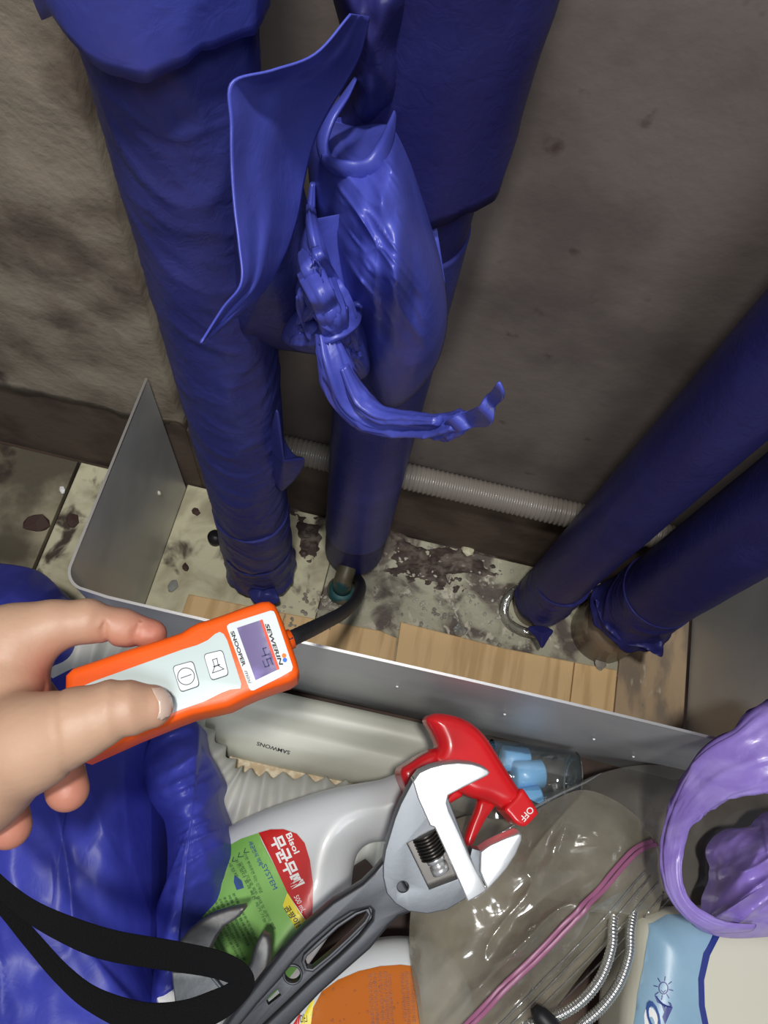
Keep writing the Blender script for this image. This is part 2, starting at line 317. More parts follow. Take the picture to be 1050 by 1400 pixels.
M = dict(
 plaster=mat('rough_plaster', (.27, .225, .165), .95, bump=1.0, bscale=130, col2=(.12, .088, .064), cscale=15, cedge=(.42, .66), col3=(.05, .033, .026), c3scale=16, c3edge=(.60, .76), detail=8),
 wall=mat('damp_wall', (.150, .122, .106), .9, bump=.45, bscale=90, col2=(.10, .078, .068), cscale=11, cedge=(.4, .65), col3=(.06, .035, .028), c3scale=40, c3edge=(.66, .8)),
 kerb=mat('kerb', (.10, .068, .048), .85, bump=.6, bscale=120, col2=(.055, .035, .025), cscale=18),
 slab=mat('cabinet_floor', (.075, .042, .028), .7, bump=.4, bscale=80, col2=(.035, .02, .015), cscale=12),
 stone=mat('cream_stone', (.58, .55, .37), .55, bump=.6, bscale=90, col2=(.33, .29, .19), cscale=22, cedge=(.42, .66), col3=(.05, .032, .022), c3scale=26, c3edge=(.56, .68), distort=.5),
 stone2=mat('mouldy_stone', (.38, .36, .26), .6, bump=1.0, bscale=110, col2=(.09, .068, .055), cscale=26, cedge=(.44, .62), col3=(.50, .46, .36), c3scale=55, c3edge=(.58, .68), distort=.8),
 stone3=mat('stained_stone', (.34, .30, .20), .65, bump=.7, bscale=80, col2=(.085, .07, .045), cscale=11, cedge=(.38, .6), col3=(.03, .018, .012), c3scale=20, c3edge=(.6, .7)),
 wood=mat('pine', (.72, .49, .235), .6, bump=.25, bscale=60, col2=(.58, .37, .165), cscale=9, cedge=(.45, .62), stretch=(9, .7, 3), col3=(.30, .17, .08), c3scale=6, c3edge=(.66, .74)),
 wood2=mat('stained_pine', (.42, .30, .18), .7, bump=.4, bscale=60, col2=(.22, .17, .12), cscale=10, cedge=(.4, .62), stretch=(4, 1.5, 3), col3=(.46, .40, .30), c3scale=26, c3edge=(.6, .7)),
 alu=mat('aluminium_sheet', (.60, .605, .60), .42, .35, bump=.10, bscale=260, col2=(.46, .465, .47), cscale=8),
 aluedge=mat('aluminium_lit_edge', (.85, .85, .85), .35, 1.0),
 blue=mat('blue_wrap', (.027, .031, .155), .42, spec=.3, bump=.5, bscale=140, col2=(.036, .041, .195), cscale=14, distort=1.0),
 blue2=mat('blue_wrap_lit', (.058, .072, .38), .40, bump=.35, bscale=90, col2=(.045, .056, .30), cscale=12, distort=1.2),  # lighter copy of the blue wrap: light on the loose film put into colour
 bluebag=mat('blue_bag', (.052, .062, .42), .40, spec=.3, bump=.35, bscale=60, col2=(.038, .046, .32), cscale=10, distort=1.5),
 navy=mat('navy_wrap', (.0165, .0155, .092), .46, spec=.3, bump=.4, bscale=150, col2=(.021, .021, .115), cscale=14, distort=1.0),
 conduit=mat('clear_grey_hose', (.20, .175, .15), .35, bump=.2, bscale=200, coat=.3),
 copper=mat('corroded_pipe', (.15, .125, .08), .5, .3, bump=.5, bscale=120, col2=(.015, .075, .08), cscale=28, cedge=(.5, .6)),
 barepipe=mat('lagged_pipe_end', (.24, .18, .13), .5, bump=.6, bscale=100, col2=(.47, .39, .27), cscale=24, cedge=(.55, .6), coat=.3),
 dark=mat('dark_rubber', (.010, .010, .011), .5),
 probe=mat('probe_rubber', (.018, .019, .022), .55, bump=.3, bscale=400),
 webbing=mat('webbing', (.004, .004, .0045), .9, bump=.9, bscale=900, spec=.2),
 gravel=mat('gravel', (.42, .40, .33), .6, bump=.5, bscale=200, col2=(.20, .18, .15), cscale=60),
 leaf=mat('dry_leaf', (.045, .018, .012), .7), pebble=mat('grey_pebble', (.25, .26, .24), .6, bump=.4, bscale=150),
 pvc=mat('pvc', (.58, .58, .49), .38, bump=.15, bscale=60, col2=(.50, .50, .42), cscale=10),
 hose=mat('white_ribbed_hose', (.60, .60, .54), .45, bump=.15, bscale=90),
 chip=mat('chipboard', (.62, .47, .29), .7, bump=1.0, bscale=220, col2=(.85, .75, .55), cscale=120),
 bottle=mat('white_plastic', (.66, .68, .68), .34, sss=.15, bump=.04, bscale=50, coat=.15),
 red=mat('red_plastic', (.70, .012, .016), .28, coat=.4), labelred=mat('label_red', (.55, .014, .014), .35),
 labelgreen=mat('label_green', (.24, .50, .12), .38, col2=(.18, .43, .08), cscale=12), labelyellow=mat('label_yellow', (.85, .72, .03), .4),
 white=mat('print_white', (.85, .85, .82), .5), black=mat('print_black', (.012, .012, .014), .5), navyink=mat('print_navy', (.02, .07, .28), .5), inkgreen=mat('print_dark_green', (.02, .09, .03), .6),
 ink=mat('print_brown', (.28, .07, .015), .5),
 orange=mat('orange_rubber', (.95, .115, .006), .42, bump=.08, bscale=500), orangelabel=mat('label_orange', (.50, .125, .008), .6, spec=.15, col2=(.56, .19, .04), cscale=14, cedge=(.5, .7)),
 panel=mat('pale_panel', (.58, .68, .66), .4), face=mat('display_face', (.74, .79, .78), .35), key=mat('key_white', (.86, .88, .88), .4), keyline=mat('key_line', (.05, .06, .08), .5),
 lcd=mat('lcd', (.15, .12, .22), .18, col2=(.42, .34, .80), cscale=45, cedge=(.5, .72), coat=.6, emis=((.30, .22, .75), .10)), lcdred=mat('lcd_frame', (.80, .10, .05), .3), digit=mat('lcd_digit', (.03, .03, .12), .5),
 logoo=mat('logo_orange', (.9, .2, .02), .4), logob=mat('logo_blue', (.02, .15, .75), .4),
 steel=mat('satin_steel', (.20, .212, .225), .46, .7, bump=.06, bscale=300), polish=mat('polished_steel', (.86, .86, .85), .30, .75, bump=.10, bscale=60), handle=mat('grey_handle', (.065, .067, .073), .40, .6, bump=.03, bscale=500),
 worm=mat('worm_steel', (.11, .10, .09), .35, .9), tool=mat('old_steel', (.19, .19, .19), .55, .7, bump=.25, bscale=180, col2=(.11, .11, .11), cscale=25),
 foam=mat('blue_foam', (.24, .56, .92), .4, sss=.1, coat=.3), cream=mat('cream_plastic', (.64, .62, .50), .45, bump=.15, bscale=40), lightblue=mat('light_blue_film', (.30, .47, .60), .35, bump=.5, bscale=40, col2=(.24, .40, .53), cscale=14),
 darkblue=mat('blue_border', (.02, .035, .22), .4), lilac=mat('purple_bag', (.27, .18, .55), .28, bump=.45, bscale=60, col2=(.36, .27, .66), cscale=18, distort=1.5, sss=.05),
 zip=mat('pink_zipper', (.33, .115, .21), .35), coil=mat('coil_steel', (.66, .66, .62), .25, .9),
 skin=mat('skin', (.56, .35, .232), .50, sss=.20, bump=.20, bscale=260, col2=(.52, .305, .20), cscale=16, cedge=(.4, .7)), nail=mat('nail', (.70, .48, .38), .26, sss=.2, coat=.25),
)
M['film'] = film('clear_film', (.50, .45, .33), .62, .16, .35, 20, .05); M['film2'] = film('clear_film_thin', (.42, .39, .33), .46, .15, .35, 16, .04)
M['pet'] = film('clear_pet', (.55, .65, .62), .10, .06, .25, 30, .04)
M['ringplastic'] = film('clear_ring', (.6, .6, .55), .2, .06, .3, 60, .15)

# ================================================================== the setting
floor = box('floor', (-1.3, -.7, -.06), (1.3, .42, -.010), M['slab']); tag(floor, kind='structure')
def slabpiece(name, pts, top, m, th=.009, bev=.0012, parent=floor):
    pl = level(top); V, Fc = curve_mesh([[((np.array([x, y, top]) - pl.o) @ pl.u, (np.array([x, y, top]) - pl.o) @ pl.v) for x, y in pts]], th, bev, 1)
    return mesh(name, [pl.w(a, b, c - th / 2) for a, b, c in V], Fc, m, parent, False)
sx = P(85, 690, 0)[0]
slabpiece('floor_tile', [(-.90, .02), (sx - .154, .02), (sx - .154, .318), (-.90, .318)], 0, M['stone3'])
slabpiece('floor_tile', [(sx - .15, .02), (sx - .003, .02), (sx - .003, .318), (sx - .15, .318)], 0, M['stone3'])
slabpiece('floor_tile', [(sx + .001, .02), (-.2255, .02), (-.2255, .318), (sx + .001, .318)], 0, M['stone'])
slabpiece('floor_tile', [(-.2215, .13), (-.045, .13), (-.045, .322), (-.2215, .322)], 0, M['stone'])
slabpiece('floor_tile', [(-.0445, .13), (.358, .13), (.358, .322), (-.0445, .322)], 0, M['stone2'])
W_ = lambda x, y: tuple(P(x, y, .004)[:2])
a, b = W_(258, 812), W_(390, 838); c, d = W_(520, 862), W_(543, 872)
slabpiece('plank', [(W_(248, 836)[0], .1305), (b[0], .1305), b, a], .004, M['wood'], .008)
slabpiece('plank', [(b[0] + .0006, .1305), (W_(543, 905)[0], .1305), d, c, (b[0] + .0006, b[1])], .004, M['wood'], .008)
e, g = W_(548, 850), W_(690, 886); h_ = W_(786, 905)
slabpiece('plank', [(W_(543, 905)[0] + .0012, .1305), (W_(780, 950)[0], .1305), (W_(780, 950)[0], h_[1]), g, e], .004, M['wood'], .008)
slabpiece('plank', [(W_(780, 950)[0] + .0008, .1305), (W_(840, 960)[0], .1305), (W_(840, 960)[0], W_(840, 915)[1]), (W_(780, 950)[0] + .0008, h_[1])], .004, M['wood'], .008)
slabpiece('plank', [(W_(840, 960)[0] + .0012, .1305), (.357, .1305), (.357, W_(935, 845)[1]), (W_(840, 960)[0] + .0012, W_(850, 850)[1])], .004, M['wood2'], .008)
def rough_wall(name, x0, x1, z0, z1, y, amp, sc, m, nx=140, nz=110, th=.05):
    X = np.linspace(x0, x1, nx); Z = np.linspace(z0, z1, nz); G = np.stack(np.meshgrid(X, Z, indexing='ij'), -1); q = np.concatenate([G * sc, np.zeros(G.shape[:2] + (1,))], -1)
    Yv = y + amp * fbm(q, 4); V = np.concatenate([G[..., :1], Yv[..., None], G[..., 1:]], -1).reshape(-1, 3).tolist(); Fc = grid_faces(nx, nz)
    rim = [i * nz for i in range(nx)] + [(nx - 1) * nz + j for j in range(1, nz)] + [i * nz + nz - 1 for i in range(nx - 2, -1, -1)] + [j for j in range(nz - 2, 0, -1)]
    k = len(V); V += [[V[r][0], y + th, V[r][2]] for r in rim]; n = len(rim)
    Fc += [(rim[i], rim[(i + 1) % n], k + (i + 1) % n, k + i) for i in range(n)] + [tuple(range(k, k + n))]
    return tag(fixn(mesh(name, V, Fc, m)), kind='structure')
xe = -.206
rough_wall('wall_back', -1.0, xe, .136, 1.35, .3215, .0022, 38, M['plaster'])
rough_wall('wall_right', xe - .004, 1.1, .05, 1.35, .3385, .0012, 14, M['wall'])
tag(box('trim_1', (-1.0, .3235, -.01), (xe + .001, .36, .142), M['kerb'], None, .003), kind='structure')
tag(box('trim_2', (xe, .3245, -.01), (1.1, .37, .128), M['kerb'], None, .003), kind='structure')

# corrugated hose on the ledge
def corrugated(name, C, r, pitch, depth, m, parent=None, seg=28, per=6, label=None, cat='hose', sharp=1.0):
    C = np.array(C); s = np.concatenate([[0], np.cumsum(np.linalg.norm(np.diff(C, axis=0), axis=1))]); n = int(s[-1] / pitch * per)
    t = np.linspace(0, s[-1], n); C2 = np.stack([np.interp(t, s, C[:, k]) for k in range(3)], 1)
    R = r - depth * np.abs(np.mod(t / pitch, 1) * 2 - 1) ** sharp
    o = tube(name, C2, R, m, parent, seg); return o
cx = np.linspace(PY(385, 640, .318)[0], .32, 60)
o = corrugated('corrugated_hose', [(x, .3245, .1425 + .002 * math.sin(x * 9)) for x in cx], .0135, .0046, .0014, M['conduit'])
tag(o, 'thin grey corrugated hose lying along the ledge of the back wall', 'hose')

# ================================================================== blue wrapped pipes
def wrap(name, x, y, r, z0, z1, m, parent, amp=.02, tilt=.03, dens=45, seed=0, taper=0, n=220, seg=96, hem=0.0, thz=-2.0, bulge=None):
    Z = np.linspace(z0, z1, n); th = np.linspace(0, 2 * math.pi, seg, endpoint=False); V = []
    T, Zg = np.meshgrid(th, Z); wz = Zg + tilt * np.cos(T - thz)
    q = np.stack([np.cos(T) * .9 + seed, np.sin(T) * .9, wz * dens], -1)
    rr = r * (1 + amp * (ridge(q, 2) - .35) + amp * .6 * fbm(np.stack([np.cos(T) * 1.5, np.sin(T) * 1.5, Zg * 12 + seed], -1)))
    rr = rr + r * amp * .35 * ridge(np.stack([np.cos(T) * .8 + seed, np.sin(T) * .8, (wz + .015 * np.cos(2 * T + seed)) * dens * 3.3], -1), 1)
    if bulge is not None: rr = rr * bulge(Zg)
    if hem:
        k = np.exp(-((Zg - z0) / .012)); rr = rr * (1 + hem * k * (1 + .6 * fbm(np.stack([np.cos(T) * 3, np.sin(T) * 3, Zg * 0 + seed], -1))))
        Zg = Zg + k * .006 * fbm(np.stack([np.cos(T) * 2.2 + 5, np.sin(T) * 2.2, Zg * 0], -1))
    V = np.stack([x + np.cos(T) * rr, y + np.sin(T) * rr, Zg], -1).reshape(-1, 3); Fc = grid_faces(n, seg, True); k = len(V)
    V = np.vstack([V, [x, y, z0 + .002], [x, y, z1]])
    for j in range(seg): Fc.append((k, (j + 1) % seg, j)); Fc.append((k + 1, (n - 1) * seg + j, (n - 1) * seg + (j + 1) % seg))
    return fixn(mesh(name, V, Fc, m, parent))
def flapshape(name, outline, centre, zf, m, parent, place=PY, n=90, mm=16, th=.0006, rnd=True):
    o = closed_spline(outline, n) if rnd else np.array(outline, float); n = len(o); c = np.array(centre, float); V = []
    V.append(place(c[0], c[1], float(zf(c[0], c[1], 0.))))
    for i in range(1, mm + 1):
        t = i / mm; q = c + (o - c) * t; V += [place(a, b, float(zf(a, b, t))) for a, b in q]
    Fc = [(0, 1 + j, 1 + (j + 1) % n) for j in range(n)]
    for i in range(mm - 1):
        for j in range(n): j2 = (j + 1) % n; Fc.append((1 + i * n + j, 1 + (i + 1) * n + j, 1 + (i + 1) * n + j2, 1 + i * n + j2))
    ob = fixn(mesh(name, V, Fc, m, parent)); s = ob.modifiers.new('s', 'SOLIDIFY'); s.thickness = th; return ob
N3 = lambda a, b, s, k=0: float(fbm(np.array([[a / s, b / s, k]]), 2)[0])
G_ = 'pipes wrapped in blue plastic'
p1 = thing('wrapped_pipe', (-.114, .244, 0), 'leftmost blue wrapped pipe, creased, standing beside the left metal side panel', 'pipe', G_)
wrap('pipe_wrap', -.114, .244, .0315, .012, .74, M['blue'], p1, .030, .030, 38, 1.0, n=420, thz=-.9)
wrap('pipe_wrap', -.114, .244, .0335, .022, .085, M['blue'], p1, .04, .02, 60, 3.0, n=90, hem=.12, thz=-.6)
z95 = PY(210, 97, .203)[2]
wrap('pipe_wrap', -.114, .244, .0328, .098, .175, M['blue'], p1, .03, .03, 45, 21.0, n=90, hem=.05, thz=-.3)
wrap('wide_sleeve', -.116, .244, .0415, z95, 1.25, M['blue2'], p1, .035, .02, 16, 6.0, n=160, hem=-.05, thz=-1.2)
tube('pipe_end', [(-.114, .244, -.008), (-.114, .244, .03)], [.026, .026], M['barepipe'], p1, 32)
flapshape('torn_hem', [(332, 785), (352, 790), (372, 800), (382, 822), (362, 826), (345, 822), (338, 805)], (356, 808), lambda a, b, t: .045 - .010 * t + .004 * N3(a, b, 14), M['blue'], p1, P)
flapshape('torn_hem', [(378, 560), (388, 600), (402, 622), (416, 628), (410, 645), (396, 662), (380, 668), (368, 620)], (388, 630), lambda a, b, t: .222 + .010 * t, M['blue'], p1, PY)
flapshape('torn_hem', [(298, 690), (290, 695), (296, 715), (306, 735), (318, 720), (312, 690)], (304, 710), lambda a, b, t: .232 + .004 * t, M['blue'], p1, PY)
p2 = thing('wrapped_pipe', (-.0226, .289, 0), 'blue wrapped pipe second from left, its smooth end hovering over the black probe', 'pipe', G_)
z785 = PY(488, 783, .262)[2]
wrap('pipe_wrap', -.0226, .289, .0315, z785, .62, M['navy'], p2, .006, .02, 12, 2.0, n=200)
wrap('pipe_wrap', -.0226, .289, .0325, z785 + .065, .5, M['blue'], p2, .006, .02, 10, 8.0, n=120)
z300 = PY(615, 302, .255)[2]
wrap('wide_sleeve', -.0206, .289, .0385, z300, 1.25, M['navy'], p2, .02, .02, 12, 5.0, n=120, hem=.01)
cq = P(467, 808, 0)[:2]
tube('copper_pipe', [(*cq, -.008), (*cq, .035), (-.0226, .289, z785 + .012)], [.010, .010, .009], M['copper'], p2, 20)
tube('valve_stub', [(-.015, .279, -.008), (-.0155, .278, z785 + .01)], [.007, .008], M['dark'], p2, 16)
tube('pipe_collar', [(*cq, -.004), (*cq, .004), (*cq, .009)], [.0155, .016, .012], M['copper'], p2, 20)
p3 = thing('wrapped_pipe', (.184, .275, 0), 'blue wrapped pipe third from left, rising behind the rightmost one to the upper right', 'pipe', G_)
wrap('pipe_wrap', .184, .277, .0270, .022, 1.2, M['navy'], p3, .010, .05, 14, 4.0, n=300, bulge=lambda z: 1 + .04 * np.clip(z / .5, 0, 1))
wrap('pipe_wrap', .186, .277, .0285, .034, .10, M['navy'], p3, .035, .02, 55, 9.0, n=70, hem=.06)
tube('pipe_end', [(.184, .275, -.008), (.184, .275, .03)], [.0225, .0225], M['barepipe'], p3, 28)
flapshape('torn_hem', [(722, 858), (740, 856), (756, 862), (750, 873), (741, 886), (734, 874)], (740, 866), lambda a, b, t: .045 - .008 * t, M['navy'], p3, P)
th = np.linspace(0, 2 * math.pi, 40)
o = tube('clear_collar', [(.180 + .029 * math.cos(t), .268 + .026 * math.sin(t), .008 + .004 * math.sin(3 * t)) for t in np.linspace(2.2, 5.6, 40)], [.005] * 40, M['ringplastic'], p3, 12)
p4 = thing('wrapped_pipe', (.262, .264, 0), 'rightmost blue wrapped pipe, torn hem above a bare brown pipe end', 'pipe', G_)
wrap('pipe_wrap', .262, .266, .0345, .098, 1.2, M['navy'], p4, .010, .05, 14, 7.0, n=300)
wrap('pipe_wrap', .262, .266, .0352, .088, .155, M['navy'], p4, .03, .03, 50, 12.0, n=80, hem=.14)
tube('pipe_end', [(.262, .266, -.008), (.262, .266, .105)], [.0350, .0330], M['barepipe'], p4, 40)
flapshape('torn_hem', [(815, 820), (840, 845), (866, 862), (888, 862), (903, 866), (907, 884), (905, 898), (893, 893), (880, 886), (855, 880), (838, 868), (822, 850)], (858, 866), lambda a, b, t: .100 + .006 * N3(a, b, 16), M['navy'], p4, P, mm=20)

# ---- loose knotted wrap hanging between the two left pipes
tw = thing('knotted_wrap', PY(450, 470, .19), 'loose bright blue plastic wrap knotted between the two left pipes, tail hanging right', 'plastic wrap')
def bundle(name, outline, centre, y0, depth, m, fold=.006, fs=40, pw=.5, seed=0., fine=0., slope=0.):
    def yf(a, b, t):
        return y0 - slope * (b - centre[1]) / 200 - depth * np.sqrt(np.clip(1 - t ** 2.2, 0, 1)) + fold * (fbm(np.stack([a / fs, b / (fs * 2.4), t * 0 + seed], -1), 2)) * np.clip(1 - t ** 4, 0, 1) - fine * ridge(np.stack([(a * .8 - b * .6) / (fs * .5), (a * .6 + b * .8) / (fs * 2), t * 0 + seed + 5], -1), 2) * np.clip(1 - t ** 4, 0, 1)
    o = closed_spline(outline, 140); n = 140; c = np.array(centre, float); V = []; mm = 46
    V.append(PY(c[0], c[1], float(yf(np.array([c[0]]), np.array([c[1]]), np.array([0.]))[0])))
    for i in range(1, mm + 1):
        t = (i / mm) ** .8; q = c + (o - c) * t; yy = yf(q[:, 0], q[:, 1], np.full(n, t)); V += [PY(a, b, float(k)) for (a, b), k in zip(q, yy)]
    Fc = [(0, 1 + j, 1 + (j + 1) % n) for j in range(n)]
    for i in range(mm - 1):
        for j in range(n): j2 = (j + 1) % n; Fc.append((1 + i * n + j, 1 + (i + 1) * n + j, 1 + (i + 1) * n + j2, 1 + i * n + j2))
    k = len(V); V.append(np.array(V[0]) + np.array([0, depth * 1.25, 0])); b0 = 1 + (mm - 1) * n
    Fc += [(k, b0 + (j + 1) % n, b0 + j) for j in range(n)]
    return fixn(mesh(name, V, Fc, m, tw))
bundle('upper_wrap', [(452, -60), (470, 60), (478, 150), (500, 200), (530, 180), (552, 140), (560, 60), (560, -60)], (508, 60), .285, .045, M['navy'], .004, 30, seed=3.)
bundle('hanging_sleeve', [(422, 195), (440, 165), (480, 168), (530, 160), (556, 200), (585, 290), (606, 370), (612, 440), (596, 500), (560, 545), (530, 556), (508, 530), (492, 470), (462, 415), (440, 340), (424, 260)], (515, 340), .258, .060, M['blue2'], .012, 50, seed=1., slope=.020, fine=.002)
bundle('left_pouch', [(316, 250), (360, 232), (405, 262), (425, 330), (448, 400), (462, 450), (440, 482), (395, 480), (345, 474), (312, 484), (306, 400)], (372, 370), .248, .040, M['blue'], .006, 45, seed=5.)
bundle('lower_gather', [(400, 430), (440, 405), (480, 420), (500, 470), (505, 510), (480, 520), (455, 500), (430, 485), (405, 478), (385, 462)], (450, 462), .215, .035, M['blue2'], .004, 12, seed=7., fine=.0045)
bundle('knot', [(408, 335), (425, 300), (436, 330), (450, 372), (478, 412), (492, 450), (488, 492), (462, 505), (436, 478), (420, 440), (404, 400), (412, 365)], (446, 425), .208, .038, M['blue2'], .003, 10, seed=11., fine=.0045)
def loft(name, rows, m, parent, prof, place=PY, nu=70, nv=40, th=.0006, amp=.003, fs=.35):
    """sheet between a left and a right edge: rows of (left px, right px, left depth, right depth); prof(v)->extra depth"""
    A_ = spline([(*r[0], r[2]) for r in rows], nu); B_ = spline([(*r[1], r[3]) for r in rows], nu); V = []
    for i in range(nu):
        for v in np.linspace(0, 1, nv):
            q = A_[i] * (1 - v) + B_[i] * v; V.append(place(q[0], q[1], float(q[2] + prof(i / (nu - 1), v) + amp * float(fbm(np.array([[i / nu / fs, v * .8 / fs, 2.]]), 2)[0]))))
    ob = fixn(mesh(name, V, grid_faces(nu, nv), m, parent)); q = ob.modifiers.new('s', 'SOLIDIFY'); q.thickness = th; return ob
loft('torn_flap', [((478, 18), (503, 22), .205, .235), ((430, 72), (492, 72), .192, .226), ((372, 94), (472, 112), .182, .218), ((315, 112), (450, 148), .174, .210), ((314, 170), (430, 188), .169, .202), ((315, 230), (416, 240), .163, .193), ((319, 285), (407, 290), .156, .182), ((325, 335), (393, 335), .148, .168), ((328, 386), (366, 388), .138, .150), ((303, 420), (335, 420), .126, .132), ((273, 468), (277, 468), .110, .112)], M['blue2'], tw,
     lambda u, v: -.004 * math.exp(-((v - .50) / .16) ** 2) * max(0, 1 - u * 1.2) + .010 * max(0, v - .55) - .006 * (1 - v) * math.sin(u * 3.1))
SURF = onto([o for o in bpy.data.objects if o.parent == tw and o.name.split('.')[0] in ('hanging_sleeve', 'left_pouch', 'lower_gather', 'knot')], .0, lambda a, b: (0, 9, 0))
def strand(name, pts, m=M['blue2'], n=60, fl=.55, amp=.16, sd=0., seg=26, stick=False):
    S = spline([(a, b, y, r) for a, b, y, r in pts], n); yy = np.array([min(SURF(a, b)[1] - .001, y + .05) if stick else y for a, b, y, r in S])
    if stick:
        for _ in range(6): yy[1:-1] = (yy[:-2] + yy[1:-1] * 2 + yy[2:]) / 4
    C = [PY(a, b, k) for (a, b, y, r), k in zip(S, yy)]; R = np.maximum(S[:, 3], .0006)
    ii = np.arange(n)
    return tube(name, C, R, m, tw, seg, disp=lambda i, th: 1 + amp * 1.3 * (ridge(np.stack([np.cos(th) * 2.6 + sd, np.sin(th) * 2.6, np.full(len(th), i * .025)], -1), 2) - .4) + amp * .5 * np.cos(5 * th + i * .06), flat=(1, fl), up=(0, -1, .2))
strand('rolled_edge', [(490, 100, .205, .001), (470, 135, .190, .0036), (450, 165, .182, .0050), (441, 195, .177, .0055), (448, 220, .175, .0055), (474, 235, .174, .0055), (505, 233, .175, .0055), (522, 215, .180, .0055), (534, 180, .190, .0036), (541, 150, .205, .001)], fl=.38, sd=1, amp=.05, stick=True)
strand('fold', [(428, 250, .19, .002), (426, 290, .185, .0036), (432, 330, .18, .0042), (446, 370, .178, .0042), (462, 420, .176, .0042), (470, 470, .172, .0036)], sd=2, stick=True, amp=.2)
strand('fold', [(412, 345, .19, .002), (424, 372, .182, .0042), (440, 405, .178, .0045), (452, 440, .174, .0045), (458, 480, .172, .0036)], sd=3, stick=True, amp=.2)
strand('fold', [(408, 440, .19, .002), (425, 425, .180, .0042), (445, 405, .176, .002), (465, 395, .180, .002)], sd=4, stick=True, amp=.2)
strand('fold', [(400, 465, .195, .002), (425, 460, .182, .0045), (450, 455, .172, .0050), (478, 440, .172, .0036), (490, 415, .18, .002)], sd=5, stick=True, amp=.2)
strand('fold', [(412, 395, .185, .002), (422, 430, .178, .0036), (440, 462, .170, .0045), (458, 500, .166, .0036), (470, 530, .165, .002)], sd=6, stick=True, amp=.2)
strand('fold', [(418, 400, .19, .0015), (440, 430, .18, .003), (470, 452, .172, .003), (492, 470, .172, .001)], sd=12, stick=True, amp=.2)
strand('fold', [(430, 340, .19, .0015), (452, 385, .18, .0032), (476, 425, .172, .003), (488, 480, .172, .001)], sd=13, stick=True, amp=.2)
strand('tail', [(446, 452, .170, .0052), (458, 495, .163, .0078), (474, 540, .158, .0078), (506, 570, .154, .0070), (550, 581, .150, .0060), (590, 583, .146, .0058), (615, 582, .144, .0062), (632, 578, .142, .0052)], n=120, amp=.22, sd=7, fl=.7, seg=40)
strand('tail', [(470, 500, .160, .003), (490, 540, .155, .005), (520, 566, .150, .005), (560, 572, .147, .004), (600, 575, .142, .003)], n=80, amp=.2, sd=9)
flapshape('torn_tip', [(612, 574), (640, 562), (662, 550), (674, 532), (683, 521), (690, 536), (688, 546), (678, 556), (672, 580), (650, 583), (628, 590), (610, 598), (606, 586)], (645, 572), lambda a, b, t: .142 - .012 * ((a - 610) / 80) + .0018 * math.sin((a - b) / 9), M['blue2'], tw, PY, mm=14)

# ================================================================== bent aluminium sheet
hT = .225; yF, yB, xL, xR = .1285, .3165, -.2225, .3605
tray = thing('metal_guard', (0, yF, 0), 'bent aluminium sheet standing on edge as a low wall around the pipe bases', 'sheet metal')
def strip(name, path, z0, z1, th, m, parent, nz=2):
    path = np.array(path); T = np.gradient(path, axis=0); T /= np.linalg.norm(T, axis=1)[:, None]; Nn = np.stack([-T[:, 1], T[:, 0]], 1); V = []
    for z in np.linspace(z0, z1, nz):
        for s in (-.5, .5):
            V += [(p[0] + q[0] * th * s, p[1] + q[1] * th * s, z) for p, q in zip(path, Nn)]
    n = len(path); Fc = []; idx = lambda k, s, i: (k * 2 + s) * n + i
    for i in range(n - 1):
        for k in range(nz - 1):
            for s in (0, 1): Fc.append((idx(k, s, i), idx(k, s, i + 1), idx(k + 1, s, i + 1), idx(k + 1, s, i)))
        for k in (0, nz - 1): Fc.append((idx(k, 0, i), idx(k, 0, i + 1), idx(k, 1, i + 1), idx(k, 1, i)))
    for i in (0, n - 1):
        for k in range(nz - 1): Fc.append((idx(k, 0, i), idx(k, 1, i), idx(k + 1, 1, i), idx(k + 1, 0, i)))
    return fixn(mesh(name, V, Fc, m, parent, False))
rc = .016
arcL = [(xL + rc - rc * math.cos(t), yF + rc - rc * math.sin(t)) for t in np.linspace(0, math.pi / 2, 10)]
arcR = [(xR - rc + rc * math.sin(t), yF + rc - rc * math.cos(t)) for t in np.linspace(0, math.pi / 2, 10)]
left = [(xL, y) for y in np.linspace(yB, yF + rc, 8)]; front = [(x, yF + .0015 * math.sin(x * 8)) for x in np.linspace(xL + rc, xR - rc, 30)]; right = [(xR, y) for y in np.linspace(yF + rc, yB, 8)]
Z0 = .0045
strip('side_panel', left + arcL[1:6], Z0 - .005, hT, .0015, M['alu'], tray); strip('front_panel', arcL[5:] + front[1:], Z0, hT, .0015, M['alu'], tray); strip('side_panel', front[-1:] + arcR[1:] + right[1:], Z0, hT, .0015, M['alu'], tray)
strip('lit_rim', left + arcL[1:] + front[1:] + arcR[1:] + right[1:], hT + .0002, hT + .0014, .0021, M['aluedge'], tray)  # paler strip on the sheet's top: light caught by the edge, put into colour
for (a, b, m_) in ((216, 674, 'cream'),):
    q = np.array(P(a, b, .05)); 
    k = ray(a, b); t = (xL - 0) / k[0]; q = EYE + k * t
    tube('paint_fleck', [q + np.array([.0012, 0, -.004]), q + np.array([.0016, 0, 0]), q + np.array([.0012, 0, .004])], [.001, .0022, .001], M['cream'], tray, 8)
for a, b in ((543, 938), (690, 976), (812, 1010), (866, 1034)):
    k = ray(a, b); q = EYE + k * ((yF - .0012) / k[1]); tube('paint_fleck', [q, q + np.array([0, -.0012, 0])], [.0014, .0008], M['white'], tray, 8)

